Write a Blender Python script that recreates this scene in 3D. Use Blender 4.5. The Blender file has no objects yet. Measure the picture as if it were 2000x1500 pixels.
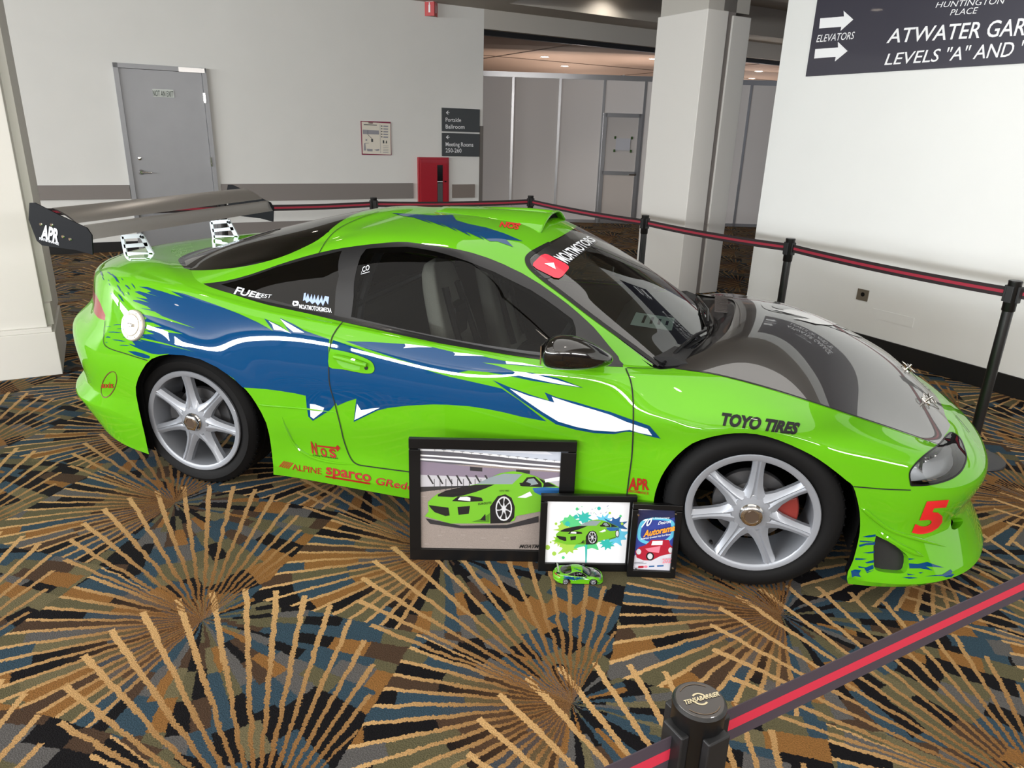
import bpy, bmesh, math, random
import numpy as np
from mathutils import Vector, Matrix
from mathutils.bvhtree import BVHTree
from mathutils.geometry import delaunay_2d_cdt
random.seed(7)
sc=bpy.context.scene; COL=sc.collection
# ---------------------------------------------------------------- camera, world, lights, exposure
CAM=np.array([-0.2795,-3.3722,1.6349]); YAW,PITCH,ROLL,FPX=0.25946,0.33943,0.03142,1387.16
_f=np.array([-math.sin(YAW)*math.cos(PITCH),math.cos(YAW)*math.cos(PITCH),-math.sin(PITCH)])
_r=np.array([math.cos(YAW),math.sin(YAW),0.]); _u=np.cross(_r,_f)
_c,_s=math.cos(ROLL),math.sin(ROLL); CR=_c*_r+_s*_u; CU=-_s*_r+_c*_u; CF=_f
cd=bpy.data.cameras.new('camera'); cam=bpy.data.objects.new('camera',cd); COL.objects.link(cam)
cd.sensor_width=36; cd.lens=FPX/2000*36; cd.clip_start=.02; cd.clip_end=200
M=Matrix.Identity(4)
for i in range(3): M[i][0]=CR[i]; M[i][1]=CU[i]; M[i][2]=-CF[i]; M[i][3]=CAM[i]
cam.matrix_world=M; sc.camera=cam
E1=np.array([math.cos(math.radians(44.5)),math.sin(math.radians(44.5)),0.]); E2=np.array([-E1[1],E1[0],0.])
def rm(p,q,z=0.): return E1*p+E2*q+np.array([0,0,z])        # room frame -> world
def rc(X): X=np.asarray(X); return float(X@E1),float(X@E2)
sc.view_settings.view_transform='Standard'; sc.view_settings.look='None'
sc.view_settings.gamma=1; sc.view_settings.use_curve_mapping=False
sc.view_settings.exposure=0.35
w=bpy.data.worlds.new('world'); sc.world=w; w.use_nodes=True
bg=w.node_tree.nodes['Background']; bg.inputs[0].default_value=(.80,.86,1,1); bg.inputs[1].default_value=.55
def area(name,loc,target,sx,sy,power,col):
    l=bpy.data.lights.new(name,'AREA'); l.shape='RECTANGLE'; l.size=sx; l.size_y=sy; l.energy=power; l.color=col
    o=bpy.data.objects.new(name,l); COL.objects.link(o); o.location=loc
    d=Vector(target)-Vector(loc); o.rotation_euler=d.to_track_quat('-Z','Y').to_euler(); return o
# daylight entering through the window wall behind and to the left of the photographer
WP=-14.0
for k in range(5):
    q=-12.0+5.4*k
    area('window_daylight',rm(WP+.3,q,2.6),rm(WP+5,q,2.2),5.0,.42,520,(.95,.98,1.0))
for k in range(3): area('window_daylight',rm(-10.5+5.4*k,-8.6,2.6),rm(-10.5+5.4*k,0,2.3),4.6,.4,180,(1.0,.98,.96))
for k in range(2): area('ceiling_fill',rm(-7.5+5.2*k,-2.2,3.36),rm(-7.5+5.2*k,-2.2,0),3.6,9.0,125,(1.0,.97,.93))  # soft overhead fill, added to raise the ambient light
def srgb(r,g,b): 
    f=lambda c:(c/255/12.92 if c<=10 else ((c/255+.055)/1.055)**2.4)
    return (f(r),f(g),f(b),1)
MATS={}
def mat(name,rgb,rough=.5,metal=0,coat=0,spec=.5,noise=0,scale=40,bump=0,emit=0,trans=0,coatr=.03,aniso=0):
    if name in MATS: return MATS[name]
    m=bpy.data.materials.new(name); m.use_nodes=True; nt=m.node_tree; b=nt.nodes['Principled BSDF']
    c=srgb(*rgb); b.inputs['Base Color'].default_value=c; b.inputs['Roughness'].default_value=rough
    b.inputs['Metallic'].default_value=metal; b.inputs['Coat Weight'].default_value=coat; b.inputs['Coat Roughness'].default_value=coatr
    b.inputs['Specular IOR Level'].default_value=spec; b.inputs['Transmission Weight'].default_value=trans
    if emit: b.inputs['Emission Color'].default_value=c; b.inputs['Emission Strength'].default_value=emit
    if noise or bump:
        tc=nt.nodes.new('ShaderNodeTexCoord'); n=nt.nodes.new('ShaderNodeTexNoise'); n.inputs['Scale'].default_value=scale; n.inputs['Detail'].default_value=4
        nt.links.new(tc.outputs['Object'],n.inputs['Vector'])
        if noise:
            mx=nt.nodes.new('ShaderNodeMix'); mx.data_type='RGBA'; mx.inputs[6].default_value=tuple(x*(1-noise) for x in c[:3])+(1,); mx.inputs[7].default_value=tuple(min(1,x*(1+noise)) for x in c[:3])+(1,)
            nt.links.new(n.outputs['Fac'],mx.inputs[0]); nt.links.new(mx.outputs[2],b.inputs['Base Color'])
        if bump:
            bp=nt.nodes.new('ShaderNodeBump'); bp.inputs['Strength'].default_value=bump; bp.inputs['Distance'].default_value=.004
            nt.links.new(n.outputs['Fac'],bp.inputs['Height']); nt.links.new(bp.outputs[0],b.inputs['Normal'])
    MATS[name]=m; return m
def glassmat(name,tint,refl=1.0,rough=0.0,ior=1.5):
    m=bpy.data.materials.new(name); m.use_nodes=True; nt=m.node_tree; nt.nodes.clear()
    o=nt.nodes.new('ShaderNodeOutputMaterial'); mx=nt.nodes.new('ShaderNodeMixShader'); t=nt.nodes.new('ShaderNodeBsdfTransparent'); g=nt.nodes.new('ShaderNodeBsdfGlossy')
    fr=nt.nodes.new('ShaderNodeFresnel'); fr.inputs[0].default_value=ior; t.inputs[0].default_value=tint+(1,); g.inputs[0].default_value=(refl,refl,refl,1); g.inputs['Roughness'].default_value=rough
    nt.links.new(fr.outputs[0],mx.inputs[0]); nt.links.new(t.outputs[0],mx.inputs[1]); nt.links.new(g.outputs[0],mx.inputs[2]); nt.links.new(mx.outputs[0],o.inputs[0])
    MATS[name]=m; return m
# ---------------------------------------------------------------- helpers
def link(name,me,m=None,parent=None,label=None,cat=None,group=None,kind=None,smooth=False):
    o=bpy.data.objects.new(name,me); COL.objects.link(o)
    if m is not None:
        for x in (m if isinstance(m,(list,tuple)) else [m]): me.materials.append(x)
    if parent is not None: o.parent=parent
    for k,v in (('label',label),('category',cat),('group',group),('kind',kind)):
        if v: o[k]=v
    if smooth: me.polygons.foreach_set('use_smooth',[True]*len(me.polygons))
    return o
def empty(name,loc=(0,0,0),rz=0,label=None,cat=None,group=None,parent=None):
    o=bpy.data.objects.new(name,None); COL.objects.link(o); o.location=loc; o.rotation_euler=(0,0,rz); o.empty_display_size=.1
    if parent: o.parent=parent
    for k,v in (('label',label),('category',cat),('group',group)):
        if v: o[k]=v
    return o
def pyd(name,V,F,mi=None):
    me=bpy.data.meshes.new(name); me.from_pydata([tuple(map(float,v)) for v in V],[],F)
    if mi is not None: me.polygons.foreach_set('material_index',mi)
    me.update(); return me
class MB:
    """collects solids into one mesh"""
    def __init__(s): s.V=[];s.F=[];s.I=[]
    def add(s,V,F,mi=0):
        b=len(s.V); s.V+= [tuple(map(float,v)) for v in V]; s.F+=[tuple(b+i for i in f) for f in F]; s.I+=[mi]*len(F); return s
    def hexa(s,P,mi=0): # 8 pts: bottom 4 then top 4
        return s.add(P,[(3,2,1,0),(4,5,6,7),(0,1,5,4),(1,2,6,5),(2,3,7,6),(3,0,4,7)],mi)
    def box(s,c,d,mi=0,ax=None):
        A=np.eye(3) if ax is None else np.array(ax); c=np.array(c,float); P=[]
        for sz in(-1,1):
            for sx,sy in((-1,-1),(1,-1),(1,1),(-1,1)): P.append(c+A[0]*sx*d[0]/2+A[1]*sy*d[1]/2+A[2]*sz*d[2]/2)
        return s.hexa(P,mi)
    def prism(s,poly,axO,ax1,ax2,axn,h,mi=0):
        """2D polygon (any simple) extruded along axn by h"""
        O,a,b,n=map(lambda x:np.array(x,float),(axO,ax1,ax2,axn)); N=len(poly)
        B=[O+a*x+b*y for x,y in poly]; T=[p+n*h for p in B]
        tri=cdt_fill(poly)
        s.add(B,[tuple(reversed(t)) for t in tri],mi); s.add(T,tri,mi)
        s.add(B+T,[(i,(i+1)%N,N+(i+1)%N,N+i) for i in range(N)],mi); return s
    def lathe(s,prof,O,ax,n=48,mi=0,close=False):
        """prof: list of (r, h) along axis ax"""
        ax=np.array(ax,float); ax/=np.linalg.norm(ax); t=np.array([0,0,1.]) if abs(ax[2])<.9 else np.array([1.,0,0])
        a=np.cross(ax,t); a/=np.linalg.norm(a); b=np.cross(ax,a); O=np.array(O,float); V=[];F=[];m=len(prof)
        for i in range(n):
            th=2*math.pi*i/n
            for r,h in prof: V.append(O+ax*h+(a*math.cos(th)+b*math.sin(th))*r)
        for i in range(n):
            j=(i+1)%n
            for k in range(m-1): F.append((i*m+k,j*m+k,j*m+k+1,i*m+k+1))
        return s.add(V,F,mi)
    def tube(s,P,r,n=8,mi=0,cap=True):
        P=[np.array(p,float) for p in P]; V=[];F=[]; m=len(P); up=None
        R=r if isinstance(r,(list,tuple)) else [r]*m
        for i,p in enumerate(P):
            d=P[min(i+1,m-1)]-P[max(i-1,0)]; d/=np.linalg.norm(d)+1e-12
            if up is None: up=np.array([0,0,1.]) if abs(d[2])<.9 else np.array([1.,0,0])
            a=np.cross(d,up); a/=np.linalg.norm(a); b=np.cross(a,d); up=b
            for k in range(n):
                th=2*math.pi*k/n; V.append(p+(a*math.cos(th)+b*math.sin(th))*R[i])
        for i in range(m-1):
            for k in range(n): F.append((i*n+k,i*n+(k+1)%n,(i+1)*n+(k+1)%n,(i+1)*n+k))
        if cap: F.append(tuple(range(n-1,-1,-1))); F.append(tuple((m-1)*n+k for k in range(n)))
        return s.add(V,F,mi)
    def build(s,name,m,parent=None,smooth=False,bevel=0,**k):
        me=pyd(name,s.V,s.F,s.I); bm=bmesh.new(); bm.from_mesh(me); bmesh.ops.recalc_face_normals(bm,faces=bm.faces); bm.to_mesh(me); bm.free()
        o=link(name,me,m,parent,**k)
        if smooth:
            me.polygons.foreach_set('use_smooth',[True]*len(me.polygons))
            try: me.set_sharp_from_angle(angle=math.radians(38))
            except Exception: pass
        if bevel:
            b=o.modifiers.new('b','BEVEL'); b.width=bevel; b.segments=2; b.limit_method='ANGLE'
        return o
def cdt_fill(poly):
    vs=[Vector((float(x),float(y))) for x,y in poly]; n=len(vs)
    r=delaunay_2d_cdt(vs,[(i,(i+1)%n) for i in range(n)],[list(range(n))],1,1e-9)
    if len(r[0])!=n: # merged/added vertices - fall back to ngon
        return [tuple(range(n))]
    orig=r[3]; mp=[o[0] for o in orig]
    return [tuple(mp[i] for i in f) for f in r[2]]
def pip(P,poly):
    x,y=P[:,0],P[:,1]; ins=np.zeros(len(P),bool); n=len(poly)
    for i in range(n):
        x1,y1=poly[i]; x2,y2=poly[(i+1)%n]
        if y1==y2: continue
        c=((y1>y)!=(y2>y))&(x<(x2-x1)*(y-y1)/(y2-y1)+x1); ins^=c
    return ins
def smoothpoly(pts,k=5,closed=False):
    """Catmull-Rom through points"""
    P=[np.array(p,float) for p in pts]; n=len(P); out=[]
    for i in range(n if closed else n-1):
        p1,p2=P[i],P[(i+1)%n]; p0=P[i-1] if (closed or i>0) else 2*p1-p2; p3=P[(i+2)%n] if (closed or i<n-2) else 2*p2-p1
        for j in range(k):
            t=j/k; out.append(.5*((2*p1)+(p2-p0)*t+(2*p0-5*p1+4*p2-p3)*t*t+(3*p1-p0-3*p2+p3)*t**3))
    if not closed: out.append(P[-1])
    return [tuple(p) for p in out]
def ray(px,py): return CF*FPX+(px-1000)*CR-(py-750)*CU
def proj(X): d=np.asarray(X)-CAM; z=d@CF; return 1000+FPX*(d@CR)/z,750-FPX*(d@CU)/z
def un(px,py,axis,val): d=ray(px,py); return CAM+d*(val-CAM[axis])/d[axis]
def onplane(px,py,P,n): d=ray(px,py); n=np.array(n); return CAM+d*((np.array(P)-CAM)@n)/(d@n)
# ---------------------------------------------------------------- car body surface
def X3(*r): return [tuple(map(float,a)) for a in r]
RINGS=[
# 0 bottom edge
X3((-3.42,0,.23),(-3.39,-.39,.23),(-3.28,-.59,.215),(-3.09,-.74,.18),(-2.86,-.83,.15),(-2.5,-.86,.15),(-2.06,-.865,.155),(-1.6,-.87,.15),(-1.0,-.87,.14),(-.48,-.865,.13),(-.30,-.86,.12),(0,-.86,.10),(.38,-.86,.09),(.61,-.82,.105),(.80,-.67,.108),(.92,-.40,.10),(.96,0,.10)),
# 1 lip
X3((-3.51,0,.345),(-3.48,-.41,.345),(-3.345,-.62,.345),(-3.15,-.78,.34),(-2.88,-.85,.33),(-2.5,-.88,.26),(-2.06,-.878,.21),(-1.6,-.88,.2),(-1.0,-.88,.19),(-.48,-.877,.18),(-.30,-.875,.16),(0,-.87,.14),(.38,-.872,.12),(.62,-.84,.13),(.825,-.68,.14),(.945,-.40,.145),(.99,0,.145)),
# 2
X3((-3.45,0,.41),(-3.43,-.40,.41),(-3.27,-.62,.41),(-3.10,-.76,.41),(-2.88,-.84,.41),(-2.5,-.875,.42),(-2.08,-.872,.34),(-1.6,-.866,.31),(-1.0,-.862,.30),(-.48,-.863,.29),(-.30,-.855,.29),(0,-.86,.30),(.38,-.855,.31),(.58,-.80,.31),(.745,-.63,.31),(.855,-.38,.30),(.895,0,.3)),
# 3
X3((-3.51,0,.64),(-3.47,-.40,.64),(-3.31,-.61,.645),(-3.11,-.765,.60),(-2.88,-.85,.58),(-2.5,-.885,.58),(-2.1,-.88,.52),(-1.6,-.865,.50),(-1.0,-.865,.50),(-.48,-.868,.50),(-.30,-.875,.50),(0,-.885,.56),(.36,-.865,.50),(.60,-.79,.475),(.795,-.615,.475),(.90,-.36,.475),(.94,0,.475)),
# 4
X3((-3.42,0,.76),(-3.38,-.38,.76),(-3.19,-.585,.76),(-3.05,-.72,.76),(-2.86,-.81,.75),(-2.5,-.86,.77),(-2.1,-.87,.72),(-1.62,-.867,.68),(-1.0,-.862,.66),(-.50,-.862,.66),(-.30,-.865,.67),(0,-.87,.69),(.34,-.84,.63),(.565,-.75,.59),(.715,-.572,.572),(.81,-.335,.56),(.845,0,.56)),
# 5 shoulder
X3((-3.40,0,.91),(-3.35,-.34,.91),(-3.17,-.55,.925),(-3.02,-.66,.95),(-2.84,-.735,.955),(-2.46,-.79,.935),(-2.1,-.815,.895),(-1.66,-.82,.86),(-1.0,-.825,.80),(-.50,-.82,.79),(-.30,-.775,.79),(0,-.75,.77),(.34,-.70,.69),(.54,-.615,.622),(.645,-.485,.588),(.715,-.31,.597),(.755,0,.605)),
# 6
X3((-3.30,0,.97),(-3.25,-.31,.97),(-3.09,-.49,.985),(-2.93,-.60,.998),(-2.74,-.69,.985),(-2.45,-.775,.95),(-2.1,-.80,.905),(-1.67,-.80,.868),(-1.0,-.807,.81),(-.505,-.80,.80),(-.32,-.74,.80),(-.04,-.67,.812),(.22,-.59,.78),(.385,-.49,.732),(.475,-.38,.722),(.54,-.2,.742),(.56,0,.748)),
# 7
X3((-3.15,0,.995),(-3.11,-.27,.995),(-2.98,-.43,1.005),(-2.83,-.54,1.012),(-2.66,-.65,.998),(-2.44,-.76,.957),(-2.1,-.785,.912),(-1.675,-.785,.874),(-1.0,-.79,.815),(-.51,-.785,.806),(-.35,-.715,.803),(-.18,-.63,.84),(-.04,-.54,.86),(.05,-.43,.87),(.10,-.32,.883),(.14,-.17,.897),(.15,0,.902)),
# 8 hood rear edge
X3((-2.98,0,.997),(-2.95,-.23,.997),(-2.87,-.39,1.0),(-2.77,-.51,1.005),(-2.62,-.62,.998),(-2.43,-.745,.963),(-2.1,-.775,.918),(-1.68,-.775,.88),(-1.0,-.778,.818),(-.515,-.775,.81),(-.385,-.70,.80),(-.30,-.62,.825),(-.24,-.54,.84),(-.19,-.44,.86),(-.15,-.32,.88),(-.13,-.17,.905),(-.12,0,.915)),
# 9 greenhouse base
X3((-2.86,0,.998),(-2.84,-.2,.998),(-2.79,-.36,.997),(-2.70,-.48,1.0),(-2.58,-.59,.998),(-2.42,-.73,.968),(-2.1,-.765,.925),(-1.685,-.765,.885),(-1.0,-.765,.82),(-.52,-.76,.815),(-.41,-.69,.80),(-.36,-.61,.805),(-.32,-.51,.81),(-.28,-.41,.815),(-.25,-.29,.82),(-.23,-.15,.822),(-.22,0,.823)),
# 10 greenhouse middle
X3((-2.43,0,1.133),(-2.43,-.17,1.13),(-2.42,-.33,1.117),(-2.40,-.45,1.098),(-2.36,-.55,1.065),(-2.27,-.655,1.04),(-2.04,-.69,1.03),(-1.69,-.69,1.035),(-1.15,-.685,1.02),(-.82,-.665,1.0),(-.72,-.625,.985),(-.68,-.56,.995),(-.65,-.48,1.01),(-.62,-.39,1.025),(-.595,-.28,1.035),(-.58,-.14,1.04),(-.575,0,1.042)),
# 11 greenhouse top
X3((-2.0,0,1.238),(-2.0,-.16,1.235),(-2.0,-.31,1.22),(-2.0,-.43,1.196),(-2.0,-.50,1.17),(-1.98,-.555,1.14),(-1.88,-.58,1.15),(-1.66,-.59,1.172),(-1.34,-.59,1.177),(-1.14,-.585,1.155),(-1.03,-.555,1.137),(-.985,-.49,1.155),(-.96,-.41,1.175),(-.94,-.33,1.19),(-.92,-.23,1.20),(-.905,-.12,1.208),(-.90,0,1.212)),
# 12
X3((-1.85,0,1.262),(-1.85,-.14,1.259),(-1.84,-.26,1.246),(-1.83,-.35,1.225),(-1.80,-.41,1.215),(-1.76,-.44,1.215),(-1.68,-.45,1.222),(-1.56,-.45,1.228),(-1.38,-.45,1.232),(-1.24,-.44,1.228),(-1.16,-.41,1.228),(-1.11,-.36,1.232),(-1.08,-.30,1.240),(-1.06,-.24,1.246),(-1.04,-.16,1.25),(-1.03,-.08,1.253),(-1.03,0,1.254)),
# 13 centre line
X3(*[(-1.72+.5*i/16,0,1.272+.004*math.sin(math.pi*i/16)) for i in range(17)]),
]
RG=np.array(RINGS); NR=len(RG); NT=17
_av=np.linalg.norm(np.diff(RG[[2,3,4,5,9]],axis=1),axis=2).mean(0)
KN=np.concatenate([[0],np.cumsum(_av)])
def _ext(P,K):
    mir=np.array([1,-1,1])
    Pe=np.concatenate([P[3:0:-1]*mir,P,P[-2:-5:-1]*mir]); Ke=np.concatenate([-K[3:0:-1],K,2*K[-1]-K[-2:-5:-1]]); return Pe,Ke
def cspline(P,K):
    """C2 natural spline coefficients"""
    n=len(K); h=np.diff(K); A=np.zeros((n,n)); B=np.zeros((n,P.shape[1])); A[0,0]=A[-1,-1]=1
    for i in range(1,n-1):
        A[i,i-1]=h[i-1]; A[i,i]=2*(h[i-1]+h[i]); A[i,i+1]=h[i]; B[i]=6*((P[i+1]-P[i])/h[i]-(P[i]-P[i-1])/h[i-1])
    return np.linalg.solve(A,B)
_SP=[]
for j in range(NR):
    Pe,Ke=_ext(RG[j],KN); _SP.append((Pe,Ke,cspline(Pe,Ke)))
def ringat(j,t):
    Pe,Ke,Mm=_SP[j]; k=np.interp(t,np.arange(NT),KN); i=np.clip(np.searchsorted(Ke,k)-1,0,len(Ke)-2); h=(Ke[i+1]-Ke[i])[:,None]; a=(Ke[i+1]-k)[:,None]; b=(k-Ke[i])[:,None]
    return (Mm[i]*a**3+Mm[i+1]*b**3)/(6*h)+(Pe[i]/h-Mm[i]*h/6)*a+(Pe[i+1]/h-Mm[i+1]*h/6)*b
def _cr(P0,P1,P2,P3,s):
    d=lambda A,B: np.maximum(np.sqrt(np.linalg.norm(B-A,axis=1)),1e-3)[:,None]
    t1=d(P0,P1); t2=t1+d(P1,P2); t3=t2+d(P2,P3); t=t1+(t2-t1)*s[:,None]
    A1=(t1-t)/t1*P0+t/t1*P1; A2=(t2-t)/(t2-t1)*P1+(t-t1)/(t2-t1)*P2; A3=(t3-t)/(t3-t2)*P2+(t-t2)/(t3-t2)*P3
    B1=(t2-t)/t2*A1+t/t2*A2; B2=(t3-t)/(t3-t1)*A2+(t-t1)/(t3-t1)*A3
    return (t2-t)/(t2-t1)*B1+(t-t1)/(t2-t1)*B2
WHEELS=[(0.0,.33),(-2.38,.33)]
def surf(U,V):
    U=np.clip(np.asarray(U,float),0,16); V=np.clip(np.asarray(V,float),0,NR-1); R=np.stack([ringat(j,U) for j in range(NR)])
    j=np.clip(V.astype(int),0,NR-2); s=V-j; I=np.arange(len(U)); out=np.zeros((len(U),3))
    P1=R[j,I]; P2=R[j+1,I]; mir=np.array([1,-1,1])
    lin=(j<2)|(j==8)
    P0=np.where(((j==2)|(j==9))[:,None],2*P1-P2,R[np.maximum(j-1,0),I])
    P3=np.where(((j==7))[:,None],2*P2-P1,R[np.minimum(j+2,NR-1),I]); P3=np.where((j==NR-2)[:,None],P1*mir+2*(P2-P2*mir)/2,P3)
    P3=np.where((j==NR-2)[:,None],np.stack([2*P2[:,0]-P1[:,0],-P1[:,1],P1[:,2]],1),P3)
    C=_cr(P0,P1,P2,P3,s); L=P1*(1-s[:,None])+P2*s[:,None]
    out=np.where(lin[:,None],L,C)
    # flared wheel arches
    for wx,wz in WHEELS:
        d=np.hypot(out[:,0]-wx,out[:,2]-wz); wgt=np.clip((-out[:,1]-.70)/.12,0,1)
        out[:,1]-=.011*np.exp(-((d-.34)/.075)**2)*wgt*(out[:,2]>.12)
    return out
def nrm(U,V):
    e=.02; a=surf(U+e,V)-surf(np.asarray(U)-e,V); b=surf(U,np.asarray(V)+e)-surf(U,np.asarray(V)-e)
    n=np.cross(b,a); n/=np.linalg.norm(n,axis=1)[:,None]+1e-12; return n
# ---------------------------------------------------------------- casting photograph points onto the body
_nu,_nv=401,261
_U,_V=np.meshgrid(np.linspace(0,16,_nu),np.linspace(0,NR-1,_nv),indexing='ij')
_P=surf(_U.ravel(),_V.ravel())
_F=[(i*_nv+j,(i+1)*_nv+j,(i+1)*_nv+j+1,i*_nv+j+1) for i in range(_nu-1) for j in range(_nv-1)]
_NF=len(_F); _P2=np.concatenate([_P,_P*[1,-1,1]]); _F2=_F+[tuple(reversed([k+len(_P) for k in f])) for f in _F]
BV=BVHTree.FromPolygons([tuple(p) for p in _P2],_F2)
_VC=Vector(CAM)
def cast(px,py):
    h=BV.ray_cast(_VC,Vector(ray(px,py)).normalized())
    if h[0] is None:
        return None
    fi=h[2]; side=1 if fi<_NF else -1; f=_F[fi%_NF]; p=np.array(h[0]); 
    if side<0: p=p*[1,-1,1]
    A,B,C,D=(_P[k] for k in f); i,j=divmod(fi%_NF,_nv-1)
    e1=B-A; e2=D-A; G=np.array([[e1@e1,e1@e2],[e1@e2,e2@e2]]); r=np.array([(p-A)@e1,(p-A)@e2])
    try: a,b=np.linalg.solve(G,r)
    except Exception: a=b=.5
    return np.array(h[0]),(_U[i,0]+min(max(a,0),1)*16/(_nu-1)),(_V[0,j]+min(max(b,0),1)*(NR-1)/(_nv-1)),side
def puv(pts,k=0):
    if k: pts=smoothpoly(pts,k)
    out=[]
    for q in pts:
        h=cast(*q)
        if h is None or h[3]<0: print('MISS',q); continue
        out.append((h[1],h[2]))
    return out
# ---------------------------------------------------------------- the car: panels cut from one surface
GREEN=mat('car_paint_green',(90,163,20),.5,coat=1,spec=.0,coatr=.02)
BLUE=mat('car_paint_blue',(5,60,104),.5,coat=1,spec=0,coatr=.02); WHITE=mat('vinyl_white',(226,232,240),.35,coat=.6)
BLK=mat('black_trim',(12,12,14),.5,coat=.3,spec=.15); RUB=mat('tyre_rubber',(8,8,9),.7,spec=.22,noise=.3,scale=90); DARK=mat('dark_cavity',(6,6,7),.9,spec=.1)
CARBON=mat('carbon_fibre',(27,24,24),.30,coat=1,spec=.6,coatr=.015); CARBON.node_tree.nodes['Principled BSDF'].inputs['Coat IOR'].default_value=1.9; SILVER=mat('wheel_silver',(138,142,149),.36,metal=.3,coat=.3)
CHROME=mat('chrome',(214,212,208),.12,metal=1); ALU=mat('brushed_aluminium',(182,180,178),.3,metal=.8,noise=.06,scale=300)
WALU=mat('pale_bracket',(205,214,222),.35,metal=.35); RED=mat('decal_red',(205,28,32),.4,coat=.4); NAVY=mat('endplate_black',(9,12,17),.6,spec=.15,noise=.2,scale=60)
REDL=mat('tail_lamp_red',(130,6,22),.2,coat=.4); TRIMG=mat('window_moulding',(17,18,21),.4,coat=.1)
GL_S=glassmat('side_glass',(.50,.52,.52),.75,ior=1.33); GL_W=glassmat('windscreen_glass',(.62,.70,.68),1.0,ior=1.9); GL_R=glassmat('rear_glass',(.10,.10,.11),1.0,ior=1.62); GL_Q=glassmat('quarter_glass',(.05,.05,.05),1.0,ior=1.42)
CARO=np.array([-1.25,0,0])
car=empty('car',tuple(CARO),0,'lime green tuned sports coupe with blue and white side livery','car')
def shift(P): return np.asarray(P)-CARO
U=lambda *a:list(a)
farch=[(1276,985),(1280,961),(1291,932),(1306,908),(1324,888),(1352,866),(1390,853),(1434,846),(1478,848),(1522,860),(1566,879),(1599,897),(1632,921),(1654,939),(1666,949),(1674,974),(1679,1000),(1680,1027),(1677,1053),(1667,1093),(1656,1117)]
rarch=[(284,855),(276,820),(269,788),(265,756),(277,724),(296,701),(328,692),(360,693),(398,703),(424,717),(456,740),(481,762),(500,788),(520,826),(529,868),(533,903)]
A_F=puv(farch,2); A_F=[(9.62,0.)]+A_F+[(11.98,0.)]
A_R=puv(rarch,2); A_R=[(4.39,0.)]+A_R+[(6.04,0.)]
DLO=puv([(397,554),(440,549),(490,536),(545,517),(600,500),(650,488),(694,481),(757,474),(796,473),(845,480),(897,488),(950,503),(1020,534),(1090,580),(1160,640),(1210,704),(1217,717)],2)+puv([(1140,713),(1051,702),(950,686),(860,671),(789,656),(670,629),(600,612),(525,596),(450,573)])
GDOOR=puv([(686,619),(691,580),(705,500),(716,486),(760,483),(796,482),(845,490),(915,511),(967,532),(1037,567),(1090,603),(1118,624),(1124,640),(1118,695),(1055,688),(950,674),(870,660),(780,641)])
GQUAR=puv([(432,556),(490,540),(540,522),(600,506),(668,490),(662,540),(653,616),(600,603),(540,588),(480,570)])
WS=[(9.86,9.03),(9.80,9.4),(9.84,9.9),(9.95,10.35),(10.15,10.72),(10.5,10.93),(11,11.0),(12,11.02),(13,11.02),(14,11.02),(15,11.02),(16,11.02),(16,9.0),(15,9.0),(14,9.0),(13,9.0),(12,9.0),(11,9.0),(10.3,9.0)]
RGL=puv([(643,452),(622,468),(600,480),(565,496),(530,508),(490,518),(450,524),(415,527),(380,528),(360,524)],2)+[(3.0,8.62),(2,8.66),(1,8.68),(0,8.68),(0,11.4),(1,11.4),(2,11.4),(3,11.38),(3.6,11.35)]
HOOD=puv([(1320,721),(1400,733),(1500,759),(1600,790),(1700,823),(1780,850),(1832,868)],3)+puv([(1845,850),(1856,830)])+[(15.2,4.80),(16,4.82),(16,8.),(15,8.),(14,8.),(13,8.),(12,8.),(11,8.),(10.5,7.95),(10.05,7.2)]
hl=[(1779,948),(1776,925),(1785,909),(1806,889),(1833,869),(1850,850),(1860,845),(1874,855),(1882,872),(1887,895),(1878,918),(1862,932),(1840,941),(1810,947)]
HL=puv(hl,3)
TL=puv([(183,566),(189,577),(196,592),(206,616),(205,626),(192,621)])+[(1.3,4.15),(.4,4.15),(.4,5.05),(1.3,5.05),(1.9,4.95)]
DOOR=puv([(669,630),(655,648),(646,672),(643,740),(655,790),(665,830),(672,860),(684,892)],3)+[(6.98,1.62),(7.15,1.56),(8,1.56),(9.04,1.56)]+puv([(1228,930),(1234,880),(1236,800),(1233,750),(1217,717)],3)+puv([(1140,713),(1051,702),(950,686),(860,671),(789,656)])
BUMPF=puv([(1667,950),(1728,954),(1776,956),(1779,948),(1810,947),(1840,941),(1862,932),(1878,918),(1887,895),(1882,872),(1874,855),(1860,845),(1856,830)])+[(15.2,4.80),(16,4.82),(16,0),(12.0,0)]+list(reversed(A_F[-20:-1]))[:0]+[(11.98,0),(11.94,1.1)]+puv([(1667,1093),(1677,1053),(1680,1027),(1679,1000),(1674,974)])
FEND=puv([(1217,717),(1233,750),(1236,800),(1234,880),(1228,930)])+[(9.04,1.56),(9.62,1.56),(11.98,1.0)]+puv([(1674,974),(1667,950),(1728,954),(1776,956)])+HL[:13]+list(reversed(HOOD[:19]))+[(9.4,7.0),(9.1,6.6)]
BUMPR=puv([(206,627),(204,650),(206,674),(250,692),(290,704)])+[(4.8,3.3),(4.8,0),(0,0),(0,4.15),(1.3,4.15)]+puv([(192,621)])
SKIRT=[(6.04,0),(6.04,1.56),(9.62,1.56),(9.62,0)]
DUCT=puv([(1711,1046),(1741,1061),(1768,1081),(1775,1093),(1771,1115),(1760,1120),(1740,1119),(1717,1116),(1707,1106),(1706,1067)],2)
FOG=puv([(1858,1014),(1866,1011),(1877,1012),(1881,1018),(1876,1028),(1866,1034),(1859,1033),(1857,1024)],2)
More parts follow.
